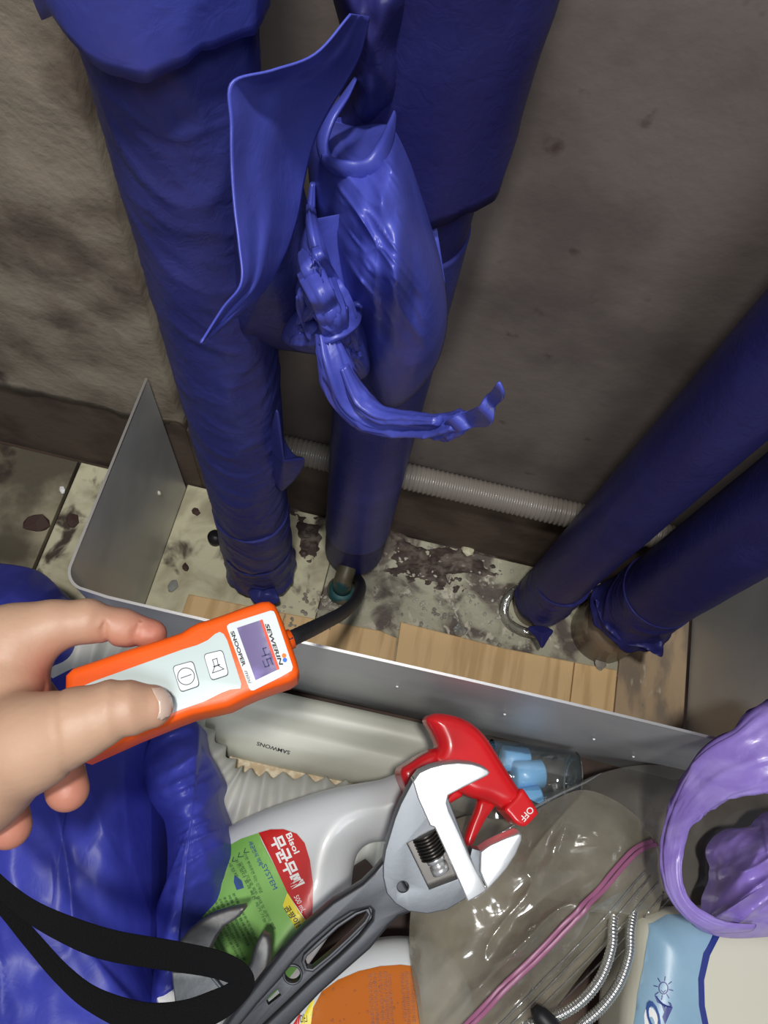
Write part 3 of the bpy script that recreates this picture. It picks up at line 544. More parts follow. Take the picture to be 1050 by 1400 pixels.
# ================================================================== rubble, leaves, pebbles
def rock(bmv, c, r, sd):
    pass
def rocks(name, items, m, parent=None):
    V = []; Fc = []
    for (c, r, sq, sd) in items:
        bm = bmesh.new(); bmesh.ops.create_icosphere(bm, subdivisions=1, radius=1); rnd = random.Random(sd); k = len(V)
        R3 = Matrix.Rotation(rnd.uniform(0, 6), 3, 'Z') @ Matrix.Rotation(rnd.uniform(-.3, .3), 3, 'X')
        for v in bm.verts:
            p = R3 @ Vector((v.co.x * rnd.uniform(.8, 1.2), v.co.y * rnd.uniform(.55, .9), v.co.z * sq)); V.append((c[0] + p.x * r, c[1] + p.y * r, c[2] + p.z * r))
        bm.verts.index_update(); Fc += [tuple(v.index + k for v in f.verts) for f in bm.faces]; bm.free()
    return mesh(name, V, Fc, m, parent, False)
it = []
for cxp, cyp, sp, n in ((450, 820, 34, 70), (600, 840, 40, 60), (640, 800, 60, 70), (560, 760, 45, 30), (700, 880, 20, 20), (410, 850, 25, 25), (880, 940, 30, 14)):
    for _ in range(n):
        a, b = random.gauss(cxp, sp), random.gauss(cyp, sp * .35); r = random.uniform(.0008, .0030)
        q = P(a, b, .001)
        if .125 < q[1] < .315: it.append(((q[0], q[1], .001 + r * .2 + (.004 if q[1] < .2 else 0)), r, .5, random.random()))
tag(rocks('gravel', it, M['gravel']), 'crumbs of grey and cream plaster scattered around the pipe bases', 'rubble', kind='stuff')
soil = mat('dark_soil', (.050, .032, .026), .8, bump=1.0, bscale=150, col2=(.13, .10, .08), cscale=60, cedge=(.45, .62))
for (ol, c, nm, lb) in (([(505, 715), (540, 722), (575, 735), (640, 742), (690, 765), (700, 790), (660, 800), (625, 822), (570, 812), (530, 800), (505, 770)], (590, 770), 'soil_patch', 'dark brown soil crust on the floor right of the second pipe'), ([(395, 690), (425, 700), (445, 712), (440, 760), (430, 790), (405, 770), (398, 730)], (420, 735), 'soil_patch', 'dark soil crust between the two left pipe bases')):
    tag(radial(nm, [(a + 5 * math.sin(a), b + 5 * math.cos(b * 2)) for a, b in ol], c, lambda a, b, t: -.004 + .009 * (1 - t ** 1.5) + .0030 * fbm(np.stack([a / 9, b / 6, t * 0], -1), 4), soil, None, 120, 40), lb, 'soil')
def one(name, px, py, r, m, label, cat, sq=.4, z=0.0, group=None):
    q = P(px, py, z); return tag(rocks(name, [((q[0], q[1], z + r * sq * .75), r, sq, px * 7 + py)], m), label, cat, group)
one('pebble', 236, 802, .0075, M['pebble'], 'grey pebble on cream floor tile beside left panel', 'pebble', .35)
one('dry_leaf', 254, 776, .0055, M['leaf'], 'brown dry leaf scrap on cream tile above the grey pebble', 'leaf', .25)
one('dry_leaf', 268, 700, .0060, M['leaf'], 'dark dry leaf scrap on cream tile near the creased left pipe', 'leaf', .2)
one('dry_leaf', 50, 717, .0160, M['leaf'], 'large dark leaf scrap on tile joint left of the metal sheet', 'leaf', .15)
one('dry_leaf', 100, 712, .0105, M['leaf'], 'brown leaf scrap touching the outside of the metal sheet', 'leaf', .15)
one('plastic_scrap', 86, 671, .005, M['white'], 'white crinkled scrap on the stained tile at the left', 'scrap', .5)
one('plastic_scrap', 628, 862, .010, M['ringplastic'], 'clear plastic scrap on the tile behind the boards', 'scrap', .4, .004)
q = P(295, 738, .0); tube_o = tube('pipe_stub', [(q[0], q[1], -.004), (q[0], q[1], .010), (q[0], q[1], .0101), (q[0], q[1], .002)], [.008, .008, .0062, .0062], M['dark'], None, 20)
tag(tube_o, 'short black pipe stub in the floor behind the creased left pipe', 'pipe')
q = P(660, 760, 0)
one('plaster_chip', 640, 752, .010, M['stone'], 'pale plaster chip on the mouldy floor under the back ledge', 'plaster', .3)
one('plaster_chip', 820, 905, .010, M['gravel'], 'crumbly mortar chip beside the bare brown pipe end', 'plaster', .25, .003)

# ================================================================== things lying in front of the sheet
def stroke(name, pl, pts, wpx, h, m, parent, closed=False):
    p = np.array(pts, float); n = len(p); V = []; Fc = []
    for i in range(n if closed else n - 1):
        a, b = p[i], p[(i + 1) % n]; e = (b - a) / np.linalg.norm(b - a); q = np.array([-e[1], e[0]]) * wpx / 2; a = a - e * wpx * .3; b = b + e * wpx * .3; k = len(V)
        V += [pl(*(a - q), h), pl(*(b - q), h), pl(*(b + q), h), pl(*(a + q), h)]; Fc.append((k, k + 1, k + 2, k + 3))
    return mesh(name, V, Fc, m, parent, False)

# pale plastic duct against the foot of the sheet
duct = thing('plastic_duct', (0, .09, 0), 'long pale plastic cable duct lying against the foot of the metal sheet', 'duct')
prof = [(.122, .001), (.122, .036), (.118, .042), (.111, .0455), (.102, .046), (.094, .043), (.088, .038), (.082, .0365), (.072, .0355), (.062, .031), (.055, .024), (.051, .014), (.050, .001)]
xs = np.linspace(-.215, .150, 40); V = []
for x in xs:
    for (y, z) in prof: V.append((x, y + .001 * math.sin(x * 20) - (.004 if y > .12 else 0), z))
Fc = grid_faces(40, len(prof), True) + [tuple(range(len(prof)))] + [tuple(39 * len(prof) + i for i in range(len(prof)))]
db = fixn(mesh('duct_body', V, Fc, M['pvc'], duct)); 
text('printed_lettering', 'SAMWONS', (397, 1027), (352, 1014), 5, onto([db]), M['black'], duct, bold=.02)

chip = thing('chipboard_scrap', P(400, 1035, .01), 'rough yellow chipboard scrap between ribbed hose and duct', 'board')
V, Fc = curve_mesh([[tuple(level(.016).uv(*q)) for q in [(318, 1020), (350, 1014), (420, 1030), (485, 1046), (485, 1080), (330, 1080), (312, 1040)]]], .02, .001, 1); pl = level(.016)
mesh('board', [pl.w(v[0], v[1], v[2] - .01) for v in V], Fc, M['chip'], chip, False)

# white ribbed drain hose
C = [P(a, b, z) for a, b, z in spline([(560, 1135, .040), (470, 1122, .038), (400, 1112, .038), (345, 1108, .039), (296, 1090, .042), (252, 1035, .05), (205, 960, .065), (150, 905, .085), (90, 890, .10), (10, 880, .10)], 80)]
hs = corrugated('ribbed_hose', C, .0365, .0185, .0075, M['hose'], None, 36, 8, sharp=.8)
tag(hs, 'white ribbed drain hose running from under the detector to behind the spray bottle', 'hose')

# spray bottle
sb = thing('spray_bottle', P(400, 1200, .10), 'white spray bottle with red trigger head and green and red label, lying under the wrench', 'bottle')
plb = Plane((300, 1250, .130), (560, 1080, .155), (400, 1080, .135))
bo = [(572, 1056), (556, 1049), (540, 1051), (515, 1060), (480, 1066), (440, 1074), (400, 1086), (350, 1103), (300, 1127), (268, 1150), (240, 1185), (232, 1250), (240, 1330), (265, 1385), (300, 1402), (345, 1392), (392, 1345), (430, 1295), (458, 1250), (470, 1215), (474, 1185), (482, 1162), (500, 1149), (530, 1146), (556, 1135), (575, 1120)]
body = puff('bottle_body', plb, bo, .058, .027, M['bottle'], sb, h=.0016, rnd=140)
lab = onto([body], .0005); lab2 = onto([body], .0009); lab3 = onto([body], .0012)
patch('label', [(312, 1157), (330, 1147), (354, 1139), (393, 1220), (424, 1268), (430, 1280), (415, 1312), (392, 1340), (360, 1372), (330, 1384), (295, 1382), (270, 1362), (260, 1330), (260, 1280), (270, 1220), (288, 1180)], lab, M['labelgreen'], sb)['label'] = 'green lower part of the bottle label'
patch('label', [(354, 1139), (370, 1134.5), (388, 1134), (406, 1140), (417, 1153), (424, 1176), (428, 1206), (427.5, 1240), (424, 1268), (393, 1220), (372, 1175)], lab2, M['labelred'], sb, 4)['label'] = 'red upper part of the bottle label'
patch('label', [(393, 1221), (424, 1268), (411, 1281), (387, 1238)], lab2, M['labelyellow'], sb, 4)['label'] = 'yellow strip of the bottle label'
patch('label', [(321, 1196), (331, 1204), (334, 1214), (324, 1217), (320, 1206)], lab2, M['navyink'], sb, 3)
T = lambda s, a, b, h, m, **k: text('printed_lettering', s, a, b, h, lab3, m, sb, **k)
T('Bisol', (391, 1141), (403, 1168), 8, M['white'], bold=.02); T('무균무때', (370, 1147), (401, 1215), 18, M['white'], bold=.035); T('500 mL', (402, 1226), (413, 1248), 7, M['white'])
T('곰팡이용', (389, 1241), (409, 1273), 8, M['black'], bold=.02); T('세균번식 억제', (340, 1152), (355, 1184), 6, M['navyink'], bold=.01); T('SYSTEM', (358, 1184), (374, 1217), 7, M['navyink'])
for i, (s, a, b) in enumerate((('간편 뿌려주면 되는 신개념', (333, 1168), (356, 1221)), ('강력한 기포로 찌든 물때 및 곰팡이 얼룩', (327, 1180), (374, 1272)), ('기존보다 효과 빠른 제거 가능', (321, 1175), (362, 1262)), ('세정제 500', (312, 1180), (330, 1214)))): T(s, a, b, 4.6, M['inkgreen'])
small = '본제품은욕실용세정제입니다사용전라벨을읽으시오'
for i in range(11):
    a = np.array([318 - i * 6.2, 1222 + i * 2.6]); L_ = 60 + 22 * math.sin(i * 1.7) + 20; T(small[i:i + 14 + i % 4], a, a + np.array([.45, .89]) * L_, 3.6, M['inkgreen'])
for i in range(3): stroke('tick_mark', lambda x, y, h: lab3(x, y), [(336 - i * 8, 1160 + i * 6), (334 - i * 8, 1166 + i * 6), (341 - i * 8, 1165 + i * 6)], 1.2, 0, M['inkgreen'], sb)
# trigger head
plh = Plane((560, 1090, .178), (700, 1100, .172), (620, 990, .180))
head = puff('trigger_head', plh, [(588, 1030), (600, 1023), (601, 1016), (594, 1000), (585, 984), (590, 977), (603, 974), (627, 978), (650, 989), (670, 1009), (693, 1046), (711, 1074), (722, 1092), (704, 1106), (690, 1106), (672, 1098), (650, 1092), (628, 1084), (612, 1098), (596, 1090)], .032, .011, M['red'], sb, h=.0011, rnd=120)
puff('neck_collar', plh, [(549, 1056), (562, 1043), (590, 1027), (602, 1034), (604, 1090), (590, 1122), (574, 1122), (560, 1090)], .036, .006, M['red'], sb, h=.0011, rnd=60, top=.000)
noz = puff('nozzle', plh, [(690, 1106), (704, 1090), (714, 1078), (724, 1090), (736, 1110), (731, 1119), (719, 1130), (707, 1127), (697, 1116)], .026, .003, M['red'], sb, h=.0009, rnd=60, top=.001)
puff('trigger_lever', plh, [(662, 1094), (676, 1096), (684, 1102), (672, 1120), (660, 1142), (652, 1158), (644, 1159), (641, 1153), (648, 1130), (656, 1110)], .012, .004, M['red'], sb, h=.0009, rnd=60, top=-.010)
puff('trigger_lever', plh, [(612, 1082), (630, 1080), (638, 1088), (630, 1094), (616, 1100)], .012, .003, M['red'], sb, h=.0009, rnd=40, top=-.010)
stroke('head_ridge', lambda x, y, h: onto([head], .0006)(x, y), [(627, 983), (650, 998), (668, 1020), (690, 1055), (708, 1083)], 1.6, 0, M['labelred'], sb)
text('printed_lettering', 'OFF', (724, 1102), (710, 1118), 9, onto([noz], .0005), M['white'], sb, bold=.01)

# clear cup with blue foam plugs
cup = thing('clear_cup', P(745, 1065, .05), 'clear plastic cup of blue foam plugs lying between trigger head and metal sheet', 'cup')
A, B = P(668, 1050, .055), P(783, 1070, .055); ax_ = (B - A) / np.linalg.norm(B - A)
tube('cup_wall', [A, A + (B - A) * .85, A + (B - A) * .97, B, B - ax_ * .0005, B - ax_ * .001], [.0265, .0285, .0285, .0262, .020, .002], M['pet'], cup, 40, capped=False)
tube('cup_rim', [B + ax_ * 0 + .0275 * (math.cos(t) * np.array([0, 0, 1.]) + math.sin(t) * np.cross(ax_, [0, 0, 1.])) for t in np.linspace(0, 6.28, 40)], [.0009] * 40, M['pet'], cup, 8)
def plug(a, b, r, label, z=.055):
    A_, B_ = P(*a), P(*b); o = tube('foam_plug', [A_, A_ + (B_ - A_) * .06, A_ + (B_ - A_) * .5, A_ + (B_ - A_) * .94, B_, B_ - (B_ - A_) * .01, B_ - (B_ - A_) * .4], [r * .8, r, r * .97, r, r * .85, r * .5, r * .42], M['foam'], None, 24)
    tag(o, label, 'foam plug', 'blue foam plugs in the clear cup')
plug((700, 1098, .067), (741, 1092, .070), .0120, 'blue foam plug nearest the nozzle, its hollow end facing right')
plug((702, 1060, .062), (742, 1058, .060), .0130, 'blue foam plug in the middle of the clear cup')
plug((686, 1036, .052), (722, 1040, .050), .0118, 'pale blue foam plug at the far side against the metal sheet')
plug((690, 1082, .046), (718, 1075, .044), .0115, 'blue foam plug half hidden under the two upper ones')

# orange labelled bottle
ob = thing('white_bottle', P(500, 1400, .06), 'white bottle with wet orange label at the bottom edge of the photo', 'bottle')
plo = level(.100)
bb = puff('bottle_body', plo, [(345, 1440), (372, 1392), (402, 1358), (440, 1325), (485, 1300), (530, 1288), (572, 1288), (610, 1302), (640, 1335), (655, 1390), (655, 1470), (640, 1540), (380, 1540), (350, 1500)], .055, .022, M['bottle'], ob, h=.0018, rnd=120)
l1 = onto([bb], .0005); l2 = onto([bb], .0010)
patch('label', [(424, 1440), (425, 1400), (428, 1378), (440, 1356), (462, 1340), (490, 1328), (520, 1321), (548, 1319), (565, 1321), (573, 1350), (578, 1385), (580, 1440)], l1, M['orangelabel'], ob)['label'] = 'orange round-topped label, wet'
patch('label', [(404, 1440), (412, 1395), (424, 1372), (430, 1366), (426, 1390), (424, 1440)], l1, M['labelyellow'], ob, 4)
patch('label', [(392, 1440), (400, 1402), (411, 1384), (408, 1410), (404, 1440)], l1, M['labelred'], ob, 4)
for i, (x, t0, n) in enumerate(((503, 1332, 9), (510, 1330, 10), (517, 1328, 9), (524, 1328, 11), (530, 1331, 10), (547, 1330, 9), (553, 1328, 10), (560, 1330, 9), (569, 1365, 5))):
    text('printed_lettering', ('락스사용주의살균소독표백세정환기' * 2)[i:i + n + 4], (x, t0), (x + 4, t0 + 7.5 * n), 5.2, l2, M['ink'], ob)
text('printed_lettering', '곰팡이', (411, 1387), (414, 1425), 9, l2, M['black'], ob)
rng = random.Random(5)
dV = []
for _ in range(26):
    a, b = rng.uniform(432, 545), rng.uniform(1340, 1398); dV.append((l1(a, b), rng.uniform(.0006, .0016), .5, rng.random()))
tag(rocks('water_drops', dV, M['pet'], ob), kind='stuff')

# the two adjustable wrenches
wr = thing('adjustable_wrench', P(560, 1240, .20), 'large adjustable wrench with polished jaws lying across the spray bottle', 'wrench')
plw = Plane((372, 1385, .205), (600, 1150, .232), (680, 1180, .228))
plate = [(565, 1063), (556, 1080), (547, 1097), (539, 1117), (533, 1137), (526, 1160), (523, 1180), (523, 1197), (528, 1219), (540, 1233), (557, 1243), (583, 1246.5), (610, 1241), (632, 1228), (640, 1222), (650, 1190), (610, 1085), (600, 1070), (580, 1055)]
win = [(556, 1151), (600, 1128), (632, 1196), (586, 1213)]
hole = [(550 + 7.5 * math.cos(t), 1210 + 7.5 * math.sin(t)) for t in np.linspace(0, 2 * math.pi, 20, endpoint=False)]
prism('head_plate', plw, [plate, win, hole], .004, .012, .0008, M['steel'], wr)
prism('window_floor', plw, [[(552, 1149), (602, 1124), (636, 1198), (584, 1217)]], -.003, .004, .0, M['worm'], wr)
prism('pin', plw, [[(550 + 7.2 * math.cos(t), 1210 + 7.2 * math.sin(t)) for t in np.linspace(0, 2 * math.pi, 20, endpoint=False)]], .0005, .006, 0, M['dark'], wr)
fj = [(563, 1066), (572, 1054), (587, 1047), (604, 1042.5), (624, 1040.5), (643, 1042), (655, 1045.5), (664, 1050), (667, 1054), (664, 1058), (648, 1066), (630, 1075), (611, 1085), (609, 1095), (612, 1105), (626, 1135), (640, 1168), (652, 1192), (663, 1213), (650, 1222), (637, 1229), (630, 1212), (617, 1183), (603, 1152), (592, 1128), (586, 1126), (579, 1110), (570, 1090)]
prism('fixed_jaw', plw, [fj], .0062, .014, .0011, M['polish'], wr)
prism('movable_jaw', plw, [[(655, 1161), (668, 1152), (690, 1142), (706, 1136), (710.5, 1138), (710, 1146), (702, 1165), (690, 1184), (678, 1198), (664, 1212.5), (660, 1203), (654, 1188)]], .0060, .014, .0011, M['polish'], wr)
prism('jaw_stem', plw, [[(644, 1158), (655, 1161), (654, 1188), (662, 1208), (650, 1190), (641, 1170)]], .0035, .010, .0004, M['steel'], wr)
wA, wB = plw.at(579, 1138, .0005), plw.at(603, 1192, .0005)
corr = [wA + (wB - wA) * t for t in np.linspace(0, .62, 64)]; tube('worm_screw', corr, [.0082 + .0012 * math.sin(i * 2 * math.pi / 8) for i in range(64)], M['worm'], wr, 24)
tube('worm_pin', [wA + (wB - wA) * t for t in (.60, .62, .72, .73, .85, .86, 1.0)], [.0060, .0064, .0064, .0048, .0048, .0062, .0062], M['polish'], wr, 20)
ho = [(527, 1172), (510, 1192), (495, 1207), (455, 1232), (415, 1266), (392, 1291), (372, 1317), (345, 1352), (318, 1386), (300, 1412), (285, 1440), (300, 1462), (330, 1462), (352, 1440), (394, 1402), (437, 1357), (473, 1325), (506, 1296), (531, 1265), (545, 1252), (562, 1246), (570, 1235), (550, 1200)]
hi_ = [(505, 1240), (480, 1246), (455, 1262), (425, 1288), (403, 1312), (383, 1338), (352, 1372), (325, 1405), (318, 1420), (330, 1426), (352, 1408), (390, 1372), (425, 1338), (462, 1306), (490, 1279), (508, 1256), (509, 1244)]
slot = [(500, 1246), (488, 1251), (463, 1268), (438, 1291), (420, 1307), (417, 1314), (420, 1323), (427, 1324), (450, 1305), (477, 1280), (498, 1259), (503, 1250)]
rnd_ = [(400 + 10.5 * math.cos(t), 1333 + 11 * math.sin(t)) for t in np.linspace(0, 2 * math.pi, 24, endpoint=False)]
sq = [(370, 1362), (379, 1354), (384, 1362), (367, 1376), (364, 1370)]
prism('handle_web', plw, [ho, slot, rnd_, sq], -.0015, .005, .0003, M['handle'], wr)
prism('handle_rim', plw, [ho, hi_], .0025, .012, .0022, M['handle'], wr)
def ring(nm, pts, cpt, k, top, m): c = np.array(cpt); prism(nm, plw, [[tuple(c + (np.array(p) - c) * k + np.array([0, 0])) for p in pts], pts], top, .006, .0006, m, wr)
slo = [(504, 1241), (486, 1247), (460, 1264), (434, 1287), (415, 1305), (412, 1315), (416, 1327), (428, 1329), (454, 1308), (480, 1284), (502, 1262), (508, 1250)]
prism('slot_rim', plw, [slo, slot], .0008, .007, .0007, M['handle'], wr)
prism('hole_rim', plw, [[(400 + 14 * math.cos(t), 1333 + 14.5 * math.sin(t)) for t in np.linspace(0, 2 * math.pi, 24, endpoint=False)], rnd_], .0000, .006, .0006, M['handle'], wr)

w2 = thing('adjustable_wrench', P(300, 1360, .19), 'dull old adjustable wrench with open jaws under the black strap', 'wrench')
pl2 = Plane((250, 1400, .190), (350, 1380, .192), (300, 1280, .194))
TOOL2 = mat('old_plate', (.30, .31, .31), .55, .6, bump=.35, bscale=140, col2=(.20, .205, .205), cscale=30)
prism('head_plate', pl2, [[(234, 1323), (242, 1300), (262, 1290), (290, 1298), (312, 1340), (330, 1345), (350, 1380), (350, 1450), (300, 1520), (230, 1520), (215, 1440), (240, 1380), (236, 1346)]], .000, .012, .0012, TOOL2, w2)
prism('fixed_jaw', pl2, [[(236, 1330), (240, 1300), (249, 1282), (258, 1271), (269, 1262), (291, 1249), (314, 1241), (335, 1237.5), (337, 1241), (330, 1250), (323, 1256), (307, 1266), (297, 1280), (289, 1296), (285, 1312), (280, 1330)]], .0035, .015, .0025, M['tool'], w2)
prism('movable_jaw', pl2, [[(359, 1274), (368, 1278), (371, 1290), (370.5, 1305), (367, 1328), (360, 1348), (354, 1368), (357, 1400), (362, 1440), (330, 1430), (322, 1376), (322, 1350), (334, 1330), (343, 1314), (347, 1298), (353, 1284)]], .0055, .016, .0028, M['tool'], w2)
prism('rail', pl2, [[(277, 1322), (282, 1320), (312, 1356), (330, 1378), (352, 1412), (346, 1416), (322, 1384), (300, 1350)]], .003, .006, .0008, M['steel'], w2)
one('plastic_scrap', 232, 1362, .009, M['white'], 'white crinkled scrap showing left of the old wrench under the strap', 'scrap', .7, .13)

# blue plastic bag heap at lower left
bagt = thing('plastic_bag', P(120, 1250, .05), 'heap of crumpled bright blue plastic film at lower left under the hand', 'plastic bag')
def zfold(z0, dz, ang, fs, amp, seed, pw=2.5, amp2=.006):
    ca, sa = math.cos(ang), math.sin(ang)
    def f(a, b, t):
        u = (a * ca + b * sa); v = (-a * sa + b * ca)
        return z0 + dz * (1 - t ** pw) + amp * ridge(np.stack([u / fs, v / (fs * 4), t * 0 + seed], -1), 2) * (1 - .6 * t ** 3) + amp2 * fbm(np.stack([u / fs * 1.5, v / fs, t * 0 + seed + 3], -1), 3)
    return f
radial('film_fold', [(-150, 870), (20, 880), (112, 888), (128, 930), (190, 985), (206, 1030), (207, 1075), (208, 1120), (208, 1165), (208, 1210), (207, 1260), (207, 1320), (225, 1400), (240, 1480), (100, 1560), (-140, 1560), (-220, 1250)], (70, 1240), zfold(.105, .070, -.15, 120, .008, 2., 2.5, .006), M['bluebag'], bagt, 170, 60, .0, pw=.8, rnd=True)
radial('film_fold', [(196, 1040), (222, 985), (256, 980), (272, 992), (277, 1020), (291, 1045), (303, 1072), (299, 1096), (312, 1136), (318, 1170), (309, 1205), (300, 1238), (275, 1262), (255, 1290), (238, 1340), (230, 1400), (205, 1400), (214, 1290), (214, 1240), (226, 1212), (229, 1165), (225, 1125), (214, 1108), (202, 1085)], (262, 1120), zfold(.120, .045, 1.1, 34, .006, 5., 2.2, .003), M['bluebag'], bagt, 170, 50, .0, pw=.8)
radial('film_fold', [(-120, 760), (-20, 768), (30, 774), (55, 782), (74, 797), (86, 815), (98, 832), (90, 900), (-20, 930), (-140, 900)], (0, 840), zfold(.13, .05, .9, 60, .006, 9.), M['bluebag'], bagt, 120, 36, .0)

# clear zipper bag and film
zb = thing('zipper_bag', P(760, 1260, .06), 'clear zipper bag with pink closing strip below the wrench jaws', 'plastic bag')
fb = radial('bag_film', [(562, 1238), (570, 1180), (600, 1135), (640, 1115), (680, 1120), (716, 1116), (760, 1092), (800, 1080), (850, 1100), (890, 1140), (905, 1190), (900, 1245), (862, 1262), (822, 1300), (770, 1365), (730, 1420), (700, 1480), (610, 1480), (580, 1420), (570, 1370), (560, 1300)], (730, 1240), zfold(.112, .034, .75, 75, .009, 4., 2.6, .005), M['film'], zb, 190, 60, pw=.85)
fb2 = radial('bag_film', [(600, 1060), (660, 1060), (710, 1118), (740, 1088), (780, 1075), (822, 1057), (880, 1046), (960, 1052), (1070, 1080), (1090, 1180), (1080, 1270), (1000, 1300), (900, 1270), (800, 1240), (700, 1215), (630, 1180), (600, 1120)], (840, 1150), zfold(.066, .040, .3, 110, .008, 8., 2.2, .004), M['film2'], zb, 160, 44)
sf = onto([fb], .001, lambda a, b: P(a, b, .10))
tube('edge_highlight', [P(a, b, z) for a, b, z in spline([(662, 1150, .128), (700, 1130, .13), (716, 1114, .13), (735, 1102, .13), (765, 1086, .128), (800, 1070, .124), (822, 1057, .12)], 40)], np.interp(np.linspace(0, 1, 40), [0, .2, .6, 1], [.0004, .0011, .0014, .0004]), M['ringplastic'], zb, 10)  # whitish strand added as the painted highlight along the film's edge
zp = spline([(626, 1416), (662, 1378), (706, 1333), (760, 1278), (812, 1224), (850, 1180), (872, 1160), (894, 1152)], 60)
for dx, r, nm in ((-2.8, .0014, 'zip_strip'), (2.8, .0014, 'zip_strip')):
    tube(nm, [sf(a + dx, b + dx * .8) + np.array([0, 0, .0015]) for a, b in zp], r, M['zip'], zb, 12, flat=(.5, 1.25))
for off in (22, 30, 40, 52, 60):
    q = zp + np.array([off, off * .9]); tube('film_rib', [sf(a, b) + np.array([0, 0, .0005]) for a, b in q[4:46]], .0007, M['ringplastic'], zb, 8)
# steel coil hose in the bag
def coilhose(path, label, r=.0042):
    C = [P(*q) for q in spline(path, 120)]; o = corrugated('coil_hose', C, r, .0024, .0007, M['coil'], None, 16, 6); tag(o, label, 'hose', 'steel coil hoses in the clear film')
coilhose([(848, 1170, .100), (842, 1215, .115), (838, 1262, .130), (836, 1295, .134), (822, 1335, .134), (797, 1367, .134), (765, 1388, .134), (728, 1400, .134), (690, 1402, .132)], 'silvery coil hose curving inside the clear film, inner of two')
coilhose([(880, 1175, .095), (870, 1225, .115), (862, 1270, .128), (860, 1305, .130), (846, 1345, .130), (822, 1378, .130), (794, 1402, .130), (765, 1430, .130)], 'silvery coil hose curving inside the clear film, outer of two beside blue label')
tag(tube('black_plug', [P(730, 1376, .142), P(738, 1388, .144), P(752, 1402, .144), P(766, 1418, .14)], [.003, .0068, .0072, .006], M['dark'], None, 16), 'small black plug at the end of the coil hose', 'plug')

# cream tub with light blue label
tub = thing('cream_tub', P(1000, 1380, .03), 'cream plastic tub with light blue label and dark blue border, under the purple bag', 'tub')
tb = puff('tub_body', level(.135), [(886, 1264), (912, 1250), (960, 1244), (1040, 1246), (1120, 1270), (1180, 1340), (1190, 1450), (1120, 1560), (940, 1570), (876, 1500), (866, 1400), (880, 1320)], .10, .030, M['cream'], tub, h=.0024, rnd=120)
t1 = onto([tb], .0005); t2 = onto([tb], .0009)
patch('label', [(887, 1264), (912, 1251), (950, 1250), (982, 1270), (968, 1300), (960, 1335), (960, 1380), (966, 1420), (975, 1460), (900, 1490), (872, 1490), (867, 1400), (872, 1360), (880, 1322), (885, 1290)], t1, M['lightblue'], tub)['label'] = 'light blue wrinkled film label'
patch('label_border', [(976, 1274), (985, 1278), (970, 1306), (962, 1340), (963, 1375), (970, 1410), (978, 1460), (970, 1460), (962, 1412), (955, 1375), (954, 1338), (961, 1303)], t2, M['darkblue'], tub, 4)
text('printed_lettering', 'O', (880, 1378), (888, 1420), 17, t2, M['white'], tub, bold=.09); text('printed_lettering', 'O', (881, 1370), (891, 1412), 16, onto([tb], .0013), M['navyink'], tub, bold=.02)
text('printed_lettering', 'A', (896, 1360), (910, 1400), 16, t2, M['darkblue'], tub, bold=.05)
sun = [(907 + 6 * math.cos(t), 1351 + 8 * math.sin(t)) for t in np.linspace(0, 2 * math.pi, 24, endpoint=False)]
stroke('sun_emblem', lambda x, y, h: t2(x, y), sun, 1.4, 0, M['darkblue'], tub, True)
for k in range(8):
    t = k * math.pi / 4 + .2; stroke('sun_emblem', lambda x, y, h: t2(x, y), [(907 + 8 * math.cos(t), 1351 + 10 * math.sin(t)), (907 + 13 * math.cos(t), 1351 + 16 * math.sin(t))], 1.3, 0, M['darkblue'], tub)
stroke('sun_emblem', lambda x, y, h: t2(x, y), [(904, 1354), (907, 1357), (910, 1354)], 1.0, 0, M['darkblue'], tub)

# purple bag
pb = thing('purple_bag', P(1010, 1200, .14), 'crumpled translucent purple plastic bag with its handle loop at the right edge', 'plastic bag')
S = spline([(1120, 1010, .275, 62), (1070, 1022, .270, 56), (1030, 1040, .265, 44), (990, 1056, .252, 36), (955, 1084, .232, 25), (932, 1115, .212, 18), (921, 1150, .195, 17), (918, 1185, .192, 15), (924, 1218, .190, 13), (940, 1243, .188, 13), (965, 1260, .186, 14), (995, 1268, .182, 12), (1030, 1268, .178, 8)], 120)
tube('handle_loop', [P(a, b, z) for a, b, z, r in S], S[:, 3] * .56 / 1050, M['lilac'], pb, 64, disp=lambda i, th: 1 + .05 * np.cos(3 * th + i * .04) + .20 * (ridge(np.stack([np.cos(th) * 3.0, np.sin(th) * 3.0, np.full(len(th), i * .035)], -1), 2) - .35), flat=(.34, 1))
radial('bag_film', [(978, 1200), (974, 1172), (984, 1150), (1004, 1134), (1034, 1130), (1046, 1118), (1070, 1108), (1150, 1110), (1180, 1200), (1150, 1270), (1060, 1280), (1005, 1283), (975, 1278), (962, 1266), (974, 1248)], (1055, 1205), zfold(.15, .045, .9, 48, .008, 12., 2.4, .006), M['lilac'], pb, 140, 50, .136)

